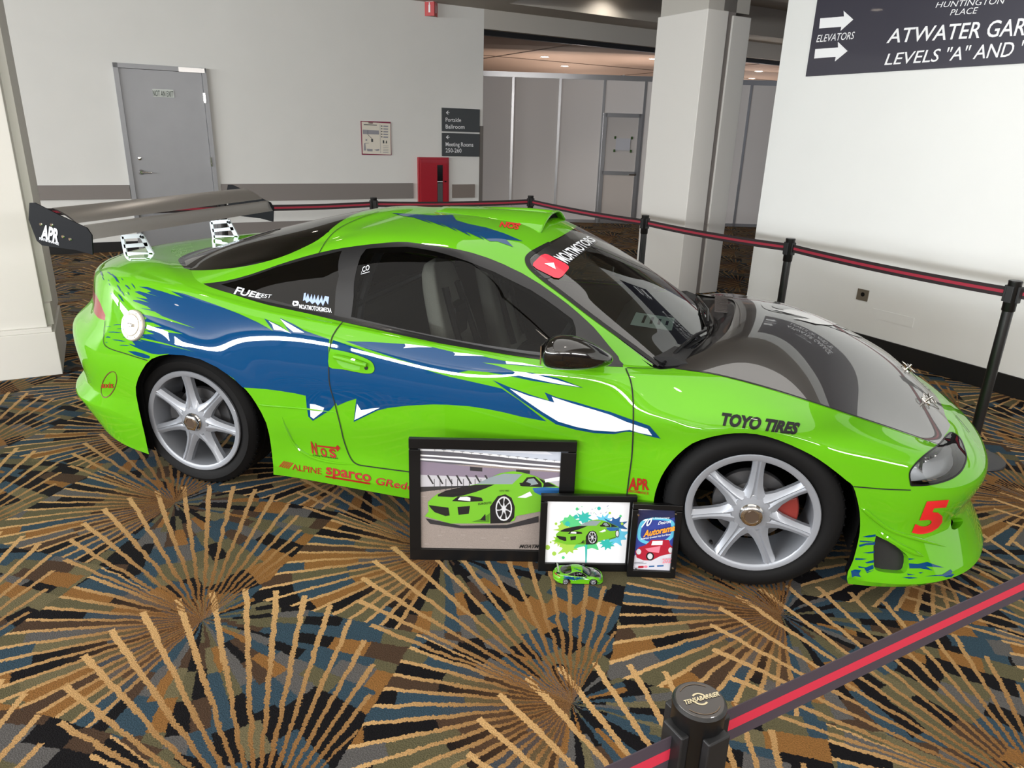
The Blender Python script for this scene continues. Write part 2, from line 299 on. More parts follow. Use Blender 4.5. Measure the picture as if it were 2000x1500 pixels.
POLY={'archf':A_F,'archr':A_R,'dlo':DLO,'gd':GDOOR,'gq':GQUAR,'ws':WS,'rg':RGL,'hood':HOOD,'hl':HL,'tl':TL,'door':DOOR,'bumpf':BUMPF,'fend':FEND,'bumpr':BUMPR,'skirt':SKIRT,'duct':DUCT,'fog':FOG}
def cutpanels(polys,du=.1,dv=.125):
    pts=[];edges=[]
    def addpt(p): pts.append(Vector((p[0],p[1]))); return len(pts)-1
    gu=int(16/du)+1; gv=int((NR-1)/dv)+1
    for i in range(gu):
        for j in range(gv): addpt((i*16/(gu-1),j*(NR-1)/(gv-1)))
    for v0 in (1,2,9): # keep crease lines sharp
        pass
    for nm,P in polys.items():
        Q=[]
        for a,b in zip(P,P[1:]+P[:1]):
            n=max(1,int(max(abs(a[0]-b[0])/(du*1.0),abs(a[1]-b[1])/(dv*1.0))))
            for k in range(n): Q.append((min(16,max(0,a[0]+(b[0]-a[0])*k/n)),min(NR-1,max(0,a[1]+(b[1]-a[1])*k/n))))
        id=[addpt(q) for q in Q]
        edges+=[(id[i],id[(i+1)%len(id)]) for i in range(len(id))]
    r=delaunay_2d_cdt(pts,edges,[],0,1e-5)
    UV=np.array([(v.x,v.y) for v in r[0]]); T=np.array(r[2]); return UV,T
_UV,_T=cutpanels(POLY)
_cen=_UV[_T].mean(1); IN={k:pip(_cen,P) for k,P in POLY.items()}
reg=np.array(['body']*len(_T),dtype='<U8')
for k in ('skirt','bumpr','fend','bumpf','door','hood','tl','hl','dlo','gd','gq','ws','rg','duct','fog','archf','archr'): reg[IN[k]]=k
# the gap between bonnet and windscreen is the cowl
cowl=(reg=='body')&(_cen[:,0]>9.7)&(_cen[:,1]>7.2)&(_cen[:,1]<9.05); reg[cowl]='cowl'
tsh=(reg=='body')&(_cen[:,0]>9.0)&(_cen[:,1]<7.3)&(_cen[:,1]>1.6)&(_cen[:,0]<15); reg[tsh]='fend'
tsh=(reg=='body')&(_cen[:,0]>11.5)&(_cen[:,1]<7.3); reg[tsh]='bumpf'
_XYZ=surf(_UV[:,0],_UV[:,1]); _N=nrm(_UV[:,0],_UV[:,1])
_area=np.linalg.norm(np.cross(_XYZ[_T[:,1]]-_XYZ[_T[:,0]],_XYZ[_T[:,2]]-_XYZ[_T[:,0]]),axis=1); reg[_area<1e-10]='x'
# orient by mean normal
_fn=np.cross(_XYZ[_T[:,1]]-_XYZ[_T[:,0]],_XYZ[_T[:,2]]-_XYZ[_T[:,0]]); _mn=_N[_T].mean(1)
_sg=1.0 if _N[np.abs(_UV[:,0]-8).argmin()][1]<0 else -1.0
_N=_N*_sg; _mn=_mn*_sg; _fl=(_fn*_mn).sum(1)<0; _T[_fl]=_T[_fl][:,::-1]
def panel(name,keys,m,side=1,offset=0,parent=car,label=None,both=False,normals=True):
    sel=np.isin(reg,keys); T=_T[sel]; ids=np.unique(T); mp=-np.ones(len(_UV),int); mp[ids]=np.arange(len(ids))
    P=_XYZ[ids]+_N[ids]*offset; N=_N[ids]; F=mp[T]
    if side<0: P=P*[1,-1,1]; N=N*[1,-1,1]; F=F[:,::-1]
    if both:
        n=len(P); P=np.concatenate([P,P*[1,-1,1]]); N=np.concatenate([N,N*[1,-1,1]]); F=np.concatenate([F,F[:,::-1]+n])
    me=pyd(name,shift(P),F.tolist()); me.polygons.foreach_set('use_smooth',[True]*len(me.polygons))
    if normals: me.normals_split_custom_set_from_vertices([tuple(n) for n in N])
    return link(name,me,m,parent,label=label)
# fair the bonnet so that it mirrors the wall cleanly
_hs=np.unique(_T[reg=='hood']); _hp=_XYZ[_hs]; _pw=[(i,j) for i in range(6) for j in (0,2,4) if i+j<=6]
_bas=lambda x,y: np.stack([x**i*y**j for i,j in _pw],1)
_cf=np.linalg.lstsq(_bas(_hp[:,0],_hp[:,1]),_hp[:,2],rcond=None)[0]; _e=1e-4
_zf=lambda x,y:_bas(x,y)@_cf
_n=np.stack([-(_zf(_hp[:,0]+_e,_hp[:,1])-_zf(_hp[:,0]-_e,_hp[:,1]))/(2*_e),-(_zf(_hp[:,0],_hp[:,1]+_e)-_zf(_hp[:,0],_hp[:,1]-_e))/(2*_e),np.ones(len(_hp))],1); _n/=np.linalg.norm(_n,axis=1)[:,None]
_hN=_N.copy(); _hN[_hs]=_n
body=panel('body_shell',['body'],GREEN,both=True)
door=panel('door',['door'],GREEN); fdoor=panel('door',['door'],GREEN,-1)
fender=panel('fender',['fend'],GREEN); panel('fender',['fend'],GREEN,-1); bumper=panel('front_bumper',['bumpf'],GREEN,both=True); rbump=panel('rear_bumper',['bumpr'],GREEN,both=True)
_keepN=_N; _N=_hN; hood=panel('hood',['hood'],CARBON,both=True,label='glossy black carbon fibre hood'); _N=_keepN; skirt=panel('side_skirt',['skirt'],GREEN); panel('side_skirt',['skirt'],GREEN,-1)
panel('cowl_panel',['cowl'],BLK,both=True,offset=-.006)
panel('window_moulding',['dlo'],TRIMG,offset=.001); panel('window_moulding',['dlo'],TRIMG,-1,offset=.001)
panel('windscreen',['ws'],GL_W,both=True); panel('rear_window',['rg'],GL_R,both=True)
panel('door_window',['gd'],GL_S,parent=door); panel('door_window',['gd'],GL_S,-1,parent=fdoor); panel('quarter_window',['gq'],GL_Q); panel('quarter_window',['gq'],GL_Q,-1)
panel('tail_lamp',['tl'],REDL,label='red tail lamp'); panel('tail_lamp',['tl'],REDL,-1)
# dark lining behind the openings and inside the cabin
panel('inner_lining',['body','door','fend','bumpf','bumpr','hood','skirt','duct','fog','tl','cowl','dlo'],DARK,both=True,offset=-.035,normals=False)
# ---- strips, ribbons and decals laid on the body
_GN=(nrm(_U.ravel(),_V.ravel())*_sg).reshape(_nu,_nv,3)
def castn(px,py,off=.0012):
    h=cast(px,py)
    if h is None: return None
    fu=h[1]/16*(_nu-1); fv=h[2]/(NR-1)*(_nv-1); i=min(int(fu),_nu-2); j=min(int(fv),_nv-2); fu-=i; fv-=j
    n=(_GN[i,j]*(1-fu)+_GN[i+1,j]*fu)*(1-fv)+(_GN[i,j+1]*(1-fu)+_GN[i+1,j+1]*fu)*fv; n=n/np.linalg.norm(n)
    if h[3]<0: n=n*[1,-1,1]
    return h[0]+n*off,n
def ribbon(name,px,w,m,parent=car,off=.0015,k=6,wz=None):
    pts=smoothpoly(px,k) if k else px; L=[c for c in (castn(x,y,off) for x,y in pts) if c]
    V=[];F=[]
    for i,(p,n) in enumerate(L):
        d=L[min(i+1,len(L)-1)][0]-L[max(i-1,0)][0]; s=np.cross(n,d); s/=np.linalg.norm(s)+1e-9; V+= [p+s*w/2,p-s*w/2]
    F=[(2*i,2*i+1,2*i+3,2*i+2) for i in range(len(L)-1)]
    return link(name,pyd(name,shift(V),F),m,parent,smooth=True)
def decal(name,polys,m,parent=car,off=.0014,step=9,label=None,k=0,origin=None):
    if isinstance(polys[0][0],(tuple,list)) and len(polys)>1:
        r=[decal(name,[q],m,parent,off,step,label if i==0 else None,k) for i,q in enumerate(polys)]; return r[0]
    V=[];F=[];N=[]
    for poly in (polys if isinstance(polys[0][0],(tuple,list)) else [polys]):
        P=smoothpoly(poly,k,True) if k else poly; Q=[]
        for a,b in zip(P,list(P[1:])+[P[0]]):
            n=max(1,int(math.hypot(a[0]-b[0],a[1]-b[1])/step)); Q+=[(a[0]+(b[0]-a[0])*i/n,a[1]+(b[1]-a[1])*i/n) for i in range(n)]
        A=np.array(Q); x0,y0=A.min(0); x1,y1=A.max(0); g=np.array([(x,y) for x in np.arange(x0+step/2,x1,step) for y in np.arange(y0+step/2,y1,step)]) if (x1-x0>step and y1-y0>step) else np.zeros((0,2))
        if len(g): g=g[pip(g,Q)]
        pts=[Vector(q) for q in Q]+[Vector(q) for q in g]; n=len(Q)
        r=delaunay_2d_cdt(pts,[(i,(i+1)%n) for i in range(n)],[],0,1e-4)
        vs=[(v.x,v.y) for v in r[0]]; C=[castn(x,y,off) for x,y in vs]; cen=np.array([[sum(vs[i][0] for i in f)/3,sum(vs[i][1] for i in f)/3] for f in r[2]]); ok=pip(cen,Q); b=len(V); mp={}
        for i,c in enumerate(C):
            if c: mp[i]=b+len(mp); V.append(c[0]); N.append(c[1])
        for f,o in zip(r[2],ok):
            if o and all(i in mp for i in f): F.append(tuple(mp[i] for i in f)[::-1])
    if not F: print('EMPTY',name); return None
    me=pyd(name,shift(V),F); me.polygons.foreach_set('use_smooth',[True]*len(F)); me.normals_split_custom_set_from_vertices([tuple(n) for n in N])
    return link(name,me,m,parent,label=label)
def textmesh(txt,bold=0,shear=0,space=1.0,font=None):
    c=bpy.data.curves.new('lettering','FONT'); c.body=txt; c.size=1; c.offset=bold*.75; c.shear=shear; c.space_character=space; c.resolution_u=3
    o=bpy.data.objects.new('tmp',c); COL.objects.link(o); dg=bpy.context.evaluated_depsgraph_get(); dg.update(); me=bpy.data.meshes.new_from_object(o.evaluated_get(dg)); bpy.data.objects.remove(o); bpy.data.curves.remove(c)
    bm=bmesh.new(); bm.from_mesh(me); bmesh.ops.triangulate(bm,faces=bm.faces); V=np.array([v.co[:2] for v in bm.verts]); F=[tuple(v.index for v in f.verts) for f in bm.faces]; bm.free(); bpy.data.meshes.remove(me)
    x0,x1=V[:,0].min(),V[:,0].max(); V[:,0]=(V[:,0]-x0)/(x1-x0)
    h=.70; V[:,1]=V[:,1]/h   # cap height -> 1
    return V,F
def split_long(V,F,mx):
    bm=bmesh.new(); vs=[bm.verts.new((v[0],v[1],0)) for v in V]
    for f in F:
        try: bm.faces.new([vs[i] for i in f])
        except ValueError: pass
    for _ in range(3):
        e=[e for e in bm.edges if e.calc_length()>mx]
        if not e: break
        bmesh.ops.subdivide_edges(bm,edges=e,cuts=1); bmesh.ops.triangulate(bm,faces=bm.faces)
    bm.verts.index_update(); V=np.array([v.co[:2] for v in bm.verts]); F=[tuple(v.index for v in f.verts) for f in bm.faces]; bm.free(); return V,F
def pxtext(txt,p0,p1,h0,m,h1=None,bold=.012,shear=0,space=1.,off=.0026,parent=car,name='decal',label=None,caster=None,mx=14,shiftf=None):
    """text whose baseline runs p0->p1 in the photograph; h0/h1 up vectors at either end"""
    V,F=textmesh(txt,bold,shear,space); h1=h1 or h0; p0,p1,h0,h1=map(lambda a:np.array(a,float),(p0,p1,h0,h1))
    P=np.array([p0+(p1-p0)*x+(h0+(h1-h0)*x)*y for x,y in V]); P,F=split_long(P,F,mx)
    C=[(caster or (lambda x,y:(castn(x,y,off) or (None,))))(x,y) for x,y in P]
    mp={}; Q=[]; NN=[]
    for i,c in enumerate(C):
        if c[0] is not None: mp[i]=len(Q); Q.append(c[0]); NN.append(c[1] if len(c)>1 else None)
    F=[tuple(mp[i] for i in f) for f in F if all(i in mp for i in f)]
    if not F: print('EMPTY text',txt); return None
    me=pyd(name,(shiftf or shift)(Q),F)
    if NN[0] is not None:
        me.flip_normals() if me.polygons[0].normal.dot(Vector(NN[F[0][0]]))<0 else None
        me.polygons.foreach_set('use_smooth',[True]*len(me.polygons)); me.normals_split_custom_set_from_vertices([tuple(n) for n in NN])
    return link(name,me,m,parent,label=label)
# ---------------------------------------------------------------- livery, seams and lettering
def Z(x0,y0,s): return lambda P:[(x0+x/s,y0+y/s) for x,y in P]
ZA,ZB,ZC,ZD,ZT,ZE=Z(0,340,2.857),Z(600,380,2.857),Z(200,660,3.125),Z(1600,760,3.75),Z(170,500,6.817),Z(1200,540,2.419)
quart=ZT([(690,408),(800,412),(930,455),(1000,472),(1100,505),(1285,560),(1125,470),(1300,505),(1568,600)])+ZA([(1200,728),(1330,778),(1440,828),(1525,876),(1475,806),(1560,845),(1620,888),(1563,803),(1640,838),(1700,874),(1838,922),(1832,970),(1833,1060),(1842,1130),(1860,1200),(1878,1275)])+ZC([(1390,440),(1345,468),(1285,505),(1258,480),(1248,420),(1242,352),(1180,338),(1080,322),(1000,312),(920,306),(858,302),(800,246),(700,178),(600,130),(500,106),(400,100)])+ZT([(1100,1300),(950,1310),(860,1300),(740,1255),(600,1195),(552,1165),(650,1190),(590,1120),(560,1105),(600,1105),(750,1140),(640,1095),(1080,1190),(1455,1282),(1000,1150),(700,1080),(760,1075),(700,1045),(900,1040),(760,985),(1285,1040),(1100,985),(760,960),(760,940),(1000,945),(880,890),(745,870),(800,830),(740,790),(700,765),(900,810),(1460,968),(1000,800),(930,800),(1000,795),(900,740),(690,690),(860,712),(800,670),(720,640),(615,600),(620,585),(700,590),(830,622),(760,590),(645,548),(810,575),(780,545),(690,505),(635,475),(700,470),(970,548),(800,490),(860,470),(790,440)])
decal('livery',[quart],BLUE,label='dark blue torn graphic over the rear quarter',step=8)
doorU=ZB([(215,818),(350,822),(540,834),(700,852),(820,880),(985,905),(1105,930),(1330,966),(1200,955),(975,937),(1060,955),(1150,985),(1260,995),(1400,1025),(1540,1078),(1400,1060),(1250,1038),(1100,1006),(1000,990),(900,982),(850,992),(820,1010),(700,975),(500,915),(330,860)])
doorL=ZB([(145,812),(215,835),(330,875),(500,928),(700,990),(800,1018),(900,1040),(1085,1082),(1180,1145),(1335,1265),(1200,1240),(1100,1215),(1000,1195),(900,1180),(780,1172),(700,1170),(560,1177),(450,1190),(390,1205),(260,1268),(275,1138),(220,1155),(168,1178),(145,1100),(128,1030),(121,960),(122,870)])
decal('livery',[doorU,doorL],BLUE,parent=door,label='dark blue swoosh along the door')
claw=ZB([(1035,1035),(1130,1075),(1250,1118),(1350,1150),(1325,1103),(1390,1130),(1500,1158),(1600,1188),(1690,1212),(1800,1252),(1910,1290),(1972,1362),(1900,1345),(1830,1325),(1780,1322),(1710,1336),(1600,1330),(1500,1312),(1390,1282),(1300,1225),(1180,1140),(1090,1075)])
decal('livery',[claw],BLUE,label='blue edged claw graphic')
decal('livery',[ZB([(1130,1082),(1230,1120),(1380,1160),(1365,1127),(1480,1165),(1600,1200),(1690,1228),(1780,1267),(1900,1307),(1925,1343),(1850,1328),(1800,1312),(1720,1322),(1600,1315),(1500,1295),(1400,1265),(1310,1210),(1200,1135)]),
 ZB([(1150,985),(1220,992),(1400,1035),(1522,1073),(1380,1052),(1150,1003),(1160,992)]),ZB([(1108,930),(1200,940),(1325,964),(1240,955),(1112,944)]),ZB([(815,880),(880,886),(992,902),(900,900),(820,898),(828,890)]),ZB([(545,833),(610,840),(700,853),(620,852),(538,857),(550,846)]),
 ZC([(1540,500),(1555,400),(1580,440),(1640,430),(1695,425),(1600,470)]),ZC([(1272,480),(1268,402),(1300,405),(1355,425),(1345,450),(1290,492)]),ZA([(1500,820),(1560,850),(1628,890),(1570,872),(1530,868),(1520,840)]),ZA([(1565,808),(1640,850),(1700,885),(1640,882),(1600,850)])],WHITE,off=.0022,label='white torn tips of the side graphic')
bl=[]
for cx,cy,L,a,wd in [(195,235,95,62,20),(215,300,60,60,10),(305,235,90,35,14),(385,300,170,50,26),(430,430,120,60,18),(480,500,90,60,12),(545,415,100,42,18),(620,400,95,55,12),(470,310,45,50,8),(555,500,60,60,10),(350,530,110,45,16),(455,560,130,55,18),(400,620,110,60,18),(300,380,40,55,7),(290,325,30,50,7),(410,915,130,-4,12),(290,942,80,-3,7),(440,970,90,0,8),(370,1015,200,3,14),(285,1080,70,0,16),(430,1125,200,8,14),(262,1150,40,0,7),(500,1190,150,4,12),(490,895,60,-5,10),(520,1083,90,5,7)]:
    c,s=math.cos(math.radians(a)),math.sin(math.radians(a)); P=[]
    for x,y in ((-.5,0),(-.3,.5),(-.05,.35),(.2,.6),(.5,0),(.15,-.4),(-.1,-.6),(-.3,-.3)): P.append((cx+c*x*L-s*y*wd,cy+s*x*L+c*y*wd))
    bl.append(ZT(P))
bl.append(ZT([(545,1265),(640,1270),(760,1300),(840,1335),(830,1365),(760,1360),(640,1320)]))
decal('livery',bl,BLUE,step=6,label='scattered blue flecks by the fuel cap')
roofg=ZB([(470,104),(560,108),(700,117),(812,114),(832,145),(900,165),(1000,186),(1100,218),(1203,262),(1110,252),(1150,294),(1060,262),(1020,262),(960,228),(990,255),(880,205),(915,235),(800,178),(840,208),(720,150),(780,185),(640,135),(700,165),(590,128),(540,122)])
decal('livery',[roofg],BLUE,label='blue torn graphic on the roof',step=7)
fl=[ZD(p) for p in ([(315,1082),(360,1070),(412,1063),(412,1078),(360,1085)],[(295,1108),(340,1110),(412,1118),(360,1122),(300,1118)],[(290,1140),(340,1128),(410,1120),(405,1140),(340,1142),(295,1155)],[(320,1198),(360,1192),(404,1186),(400,1200),(360,1202)],[(265,1235),(300,1238),(350,1243),(300,1250),(262,1250)],[(335,1268),(400,1250),(398,1270),(350,1275)],[(285,1295),(340,1305),(395,1285),(398,1312),(340,1340),(400,1325),(350,1345),(330,1310),(290,1308)],[(232,1330),(260,1320),(305,1325),(290,1352),(305,1375),(260,1368),(240,1378)],[(655,1275),(720,1280),(790,1265),(830,1280),(915,1308),(830,1300),(780,1298),(830,1328),(740,1312),(660,1312)],[(650,1238),(700,1243),(655,1250)],[(775,1370),(850,1362),(900,1358),(960,1320),(975,1335),(965,1350),(1010,1360),(1085,1368),(1010,1374),(960,1388),(900,1368)],[(610,1378),(660,1374),(720,1382),(660,1388)],[(640,1350),(700,1358),(650,1362)],[(725,1342),(760,1340),(740,1350)])]
decal('livery',fl,BLUE,parent=bumper,label='blue flame marks low on the bumper',step=6)
# seams between the panels
GAP=mat('panel_gap',(10,14,8),.8)
def seam(P,w=.005,k=5,parent=car): return ribbon('panel_seam',P,w,GAP,parent,.0028,k)
seam([(669,630),(655,648),(646,672),(643,740),(655,790),(665,830),(672,860),(684,892),(697,906),(722,911),(797,921),(900,934)])
seam([(1222,720),(1233,750),(1237,800),(1235,880),(1229,930),(1222,985)])
seam([(1224,719),(1260,720),(1288,720)],.004)
seam([(1667,950),(1690,952),(1728,955),(1778,957)],.004)
seam([(1322,720),(1400,732),(1500,758),(1600,790),(1700,823),(1780,850),(1834,869)],.006)
seam([(206,627),(204,650),(207,676),(250,692),(288,704)],.004)
seam([(622,497),(640,468),(662,447),(700,428),(740,414)],.004)
seam([(1866,812),(1880,828),(1893,845)],.004)
# raised creases of the body kit
def ridge(P,r=.006,m=GREEN,parent=car,k=5,off=.0):
    L=[castn(x,y,off) for x,y in smoothpoly(P,k)]; L=[c[0] for c in L if c]; n=len(L)
    b=MB(); b.tube([shift(p) for p in L],[r*min(1,4*min(i,n-1-i)/n+.15) for i in range(n)],8); return b.build('body_crease',m,parent,smooth=True)
ridge(ZD([(300,868),(330,885),(420,960),(520,1030),(640,1075),(800,1120),(930,1155)]),.008,parent=bumper)
ridge(ZD([(425,1030),(500,1090),(600,1150),(700,1200),(765,1226)]),.010,parent=bumper)
ridge(ZC([(1095,480),(1115,540),(1160,630),(1215,690),(1300,735),(1420,762),(1555,775)]),.007)
ridge(ZC([(940,400),(1000,412),(1200,428),(1430,455)]),.005)
# lettering
pxtext('TOYO TIRES',(1408,829),(1557,848),(2,-22),BLK,(6,-20),.075,.18)
pxtext('5',(1780,1040),(1838,1036),(14,-58),RED,bold=.06,shear=.12,parent=bumper,label='red numeral on the bumper')
DR=mat('decal_dark_red',(150,20,18),.4,coat=.3)
def nos(p0,p1,h,bs=.05):
    pxtext('NOS',p0,p1,h,DR,bold=bs)
pxtext('N',(610,884),(621,888),(-3,-22),DR,bold=.05); pxtext('O',(628,889),(640,892),(-3,-15),DR,bold=.05); pxtext('S',(645,892),(658,894),(-3,-16),DR,bold=.05)
decal('decal',[(620,869),(656,873),(659,869),(665,875),(659,882),(657,877),(620,872)],DR,off=.002,step=5)
pxtext('A Holley Performance Brand',(611,890),(660,896.5),(-.3,-3.6),BLK,bold=.01)
pxtext('NOS',(975,443),(1012,449),(4,-9),RED,bold=.05); decal('decal',[(988,434),(1014,437),(1013,435),(1018,439),(1012,442),(1013,439.5),(988,436.5)],RED,off=.002,step=4)
for k in range(5): decal('decal',[(545+4.1*k,911+.9*k),(547.5+4.1*k,911.5+.9*k),(557+4.1*k,900.5+.9*k),(554.5+4.1*k,900+.9*k)],DR,off=.002,step=6)
pxtext('ALPINE',(571,917),(628,926),(0,-11.5),DR,bold=.004); pxtext('sparco',(637,925),(725,941),(0,-20),DR,bold=.03); decal('decal',[(636,928.5),(723,942.5),(723,946),(636,931.5)],DR,off=.002,step=8)
pxtext('GReddy',(733,945),(820,960),(3,-13),DR,bold=.02)
pxtext('APR',(1227,956),(1268,956),(3,-24),DR,(-1,-20),.04);  pxtext('PERFORMANCE',(1224,960.5),(1267,965.5),(0,-5),DR,bold=.012)
pxtext('axis',(199,757),(222,757),(0,-11),DR,bold=.02,parent=rbump)
ribbon('decal',[(213+math.cos(a)*14.5-math.sin(a)*5,751+math.sin(a)*25-math.cos(a)*4) for a in np.linspace(0,2*math.pi,25)],.004,mat('decal_maroon',(92,22,30),.5),rbump,k=0)
pxtext('FUEL',(457,574),(509,583),(6,-14),WHITE,(4,-9),.03,.1); pxtext('FEST',(504,580),(530,583),(2,-7),WHITE,bold=.0,shear=.1)
pxtext('MOATMOTORSMEDIA',(585,603),(648,611),(0,-8.5),WHITE,bold=.02)
decal('decal',[(571,594),(573,588),(582,588),(584,591),(583,597),(574,598)],WHITE,step=5); decal('decal',[(575,590),(581,593.5),(575,596)],BLK,off=.003,step=5)
decal('decal',[(592,588),(594,573),(598,572),(597,583),(602,573),(605,585),(609,574),(611,586),(615,575),(617,587),(622,576),(624,588),(629,577),(631,589),(635,578),(643,580),(641,595),(636,587),(631,598),(627,590),(621,597),(616,590),(610,594),(605,588),(599,592),(596,586)],mat('decal_lilac',(150,170,215),.5),step=5)
pxtext('.CO',(706,533),(722,527),(0,-10),WHITE,bold=.01,parent=door); decal('decal',[(705,535),(722,530.5),(722,531.5),(705,536)],WHITE,parent=door,step=6)
ribbon('windscreen_seal',[(1075,475),(1050,488),(1036,497),(1030,507),(1036,523),(1060,545),(1100,575),(1140,606),(1180,636),(1230,672),(1287,714)],.022,BLK,k=4,off=.002)
ribbon('windscreen_seal',[(1290,716),(1315,697),(1345,676),(1372,660),(1388,648),(1388,630),(1378,612),(1362,595)],.016,BLK,k=4,off=.002)
# windscreen sun strip, logo and banner
decal('sun_strip',[(1032,512),(1050,494),(1080,474),(1110,456),(1135,455),(1168,472),(1150,486),(1120,508),(1090,534),(1070,545),(1048,540)],mat('sun_strip',(16,16,18),.25,coat=.6),step=9,off=.002)
RB=mat('decal_bright_red',(222,32,62),.4,coat=.5)
ZW=Z(950,400,8.0)
decal('decal',ZW([(730,920),(850,800),(910,780),(960,790),(1230,930),(1278,970),(1280,1010),(1190,1120),(1130,1160),(1060,1150),(780,1010),(722,960)]),RB,off=.0045,step=8,label='red play button sticker'); decal('decal',ZW([(900,935),(1045,920),(1078,1025)]),WHITE,off=.0062,step=6)
pxtext('MOATMOTORS',(1107,516),(1163,471),(-27,-14),WHITE,(-16,-9),.03,off=.0045)
# fuel cap
c0,n0=castn(261.5,635.5,.0); t0=np.cross(n0,[0,0,1.]); t0/=np.linalg.norm(t0); u0=np.cross(t0,n0)
fc=MB(); fc.lathe([(0,.016),(.046,.016),(.048,.013),(.050,.014),(.066,.013),(.070,.009),(.071,.0)],shift(c0),n0,40); IV=mat('fuel_cap_metal',(176,170,158),.4,metal=.2,coat=.2)
fco=fc.build('fuel_cap',IV,car,smooth=True,label='round pale metal fuel cap'); b=MB()
for k in range(8): a=k*math.pi/4+.3; b.lathe([(0,.0165),(.004,.0165),(.0045,.013)],shift(c0+(t0*math.cos(a)+u0*math.sin(a))*.058),n0,10)
b.build('bolt',CHROME,fco)['kind']='stuff'
b=MB(); b.box(shift(c0+n0*.020),(.034,.014,.010),ax=[t0,u0,n0]); b.build('latch',CHROME,fco,bevel=.003)
# door handle
decal('door_handle_plate',[(645,683),(651,682),(680,688),(705,696),(724,705),(731,715),(731,724),(724,729),(705,728),(670,721),(643,716)],GREEN,parent=door,off=.003,k=3,step=6)
seam([(645,683),(680,688),(705,696),(724,705),(731,715),(731,724),(724,729),(705,728),(670,721),(643,716)],.003,5,door)
decal('handle_recess',[(657,702),(680,706),(704,712),(703,722),(692,723),(672,718),(661,710)],mat('car_paint_green_recess',(90,163,20),.6),parent=door,off=.0032,step=6)
hd=MB(); L=[castn(x,y,.012)[0] for x,y in ((655,696),(672,700),(690,705),(706,710),(718,713))]; 
for i in range(4):
    pass
hd.tube([shift(p) for p in L],[.010,.013,.013,.012,.008],8); hd.build('door_handle',GREEN,door,smooth=True)
c1,n1=castn(716,718.5,.004); b=MB(); b.lathe([(0,.001),(.008,.001),(.008,-.002)],shift(c1),n1,16); b.build('lock',BLK,door)
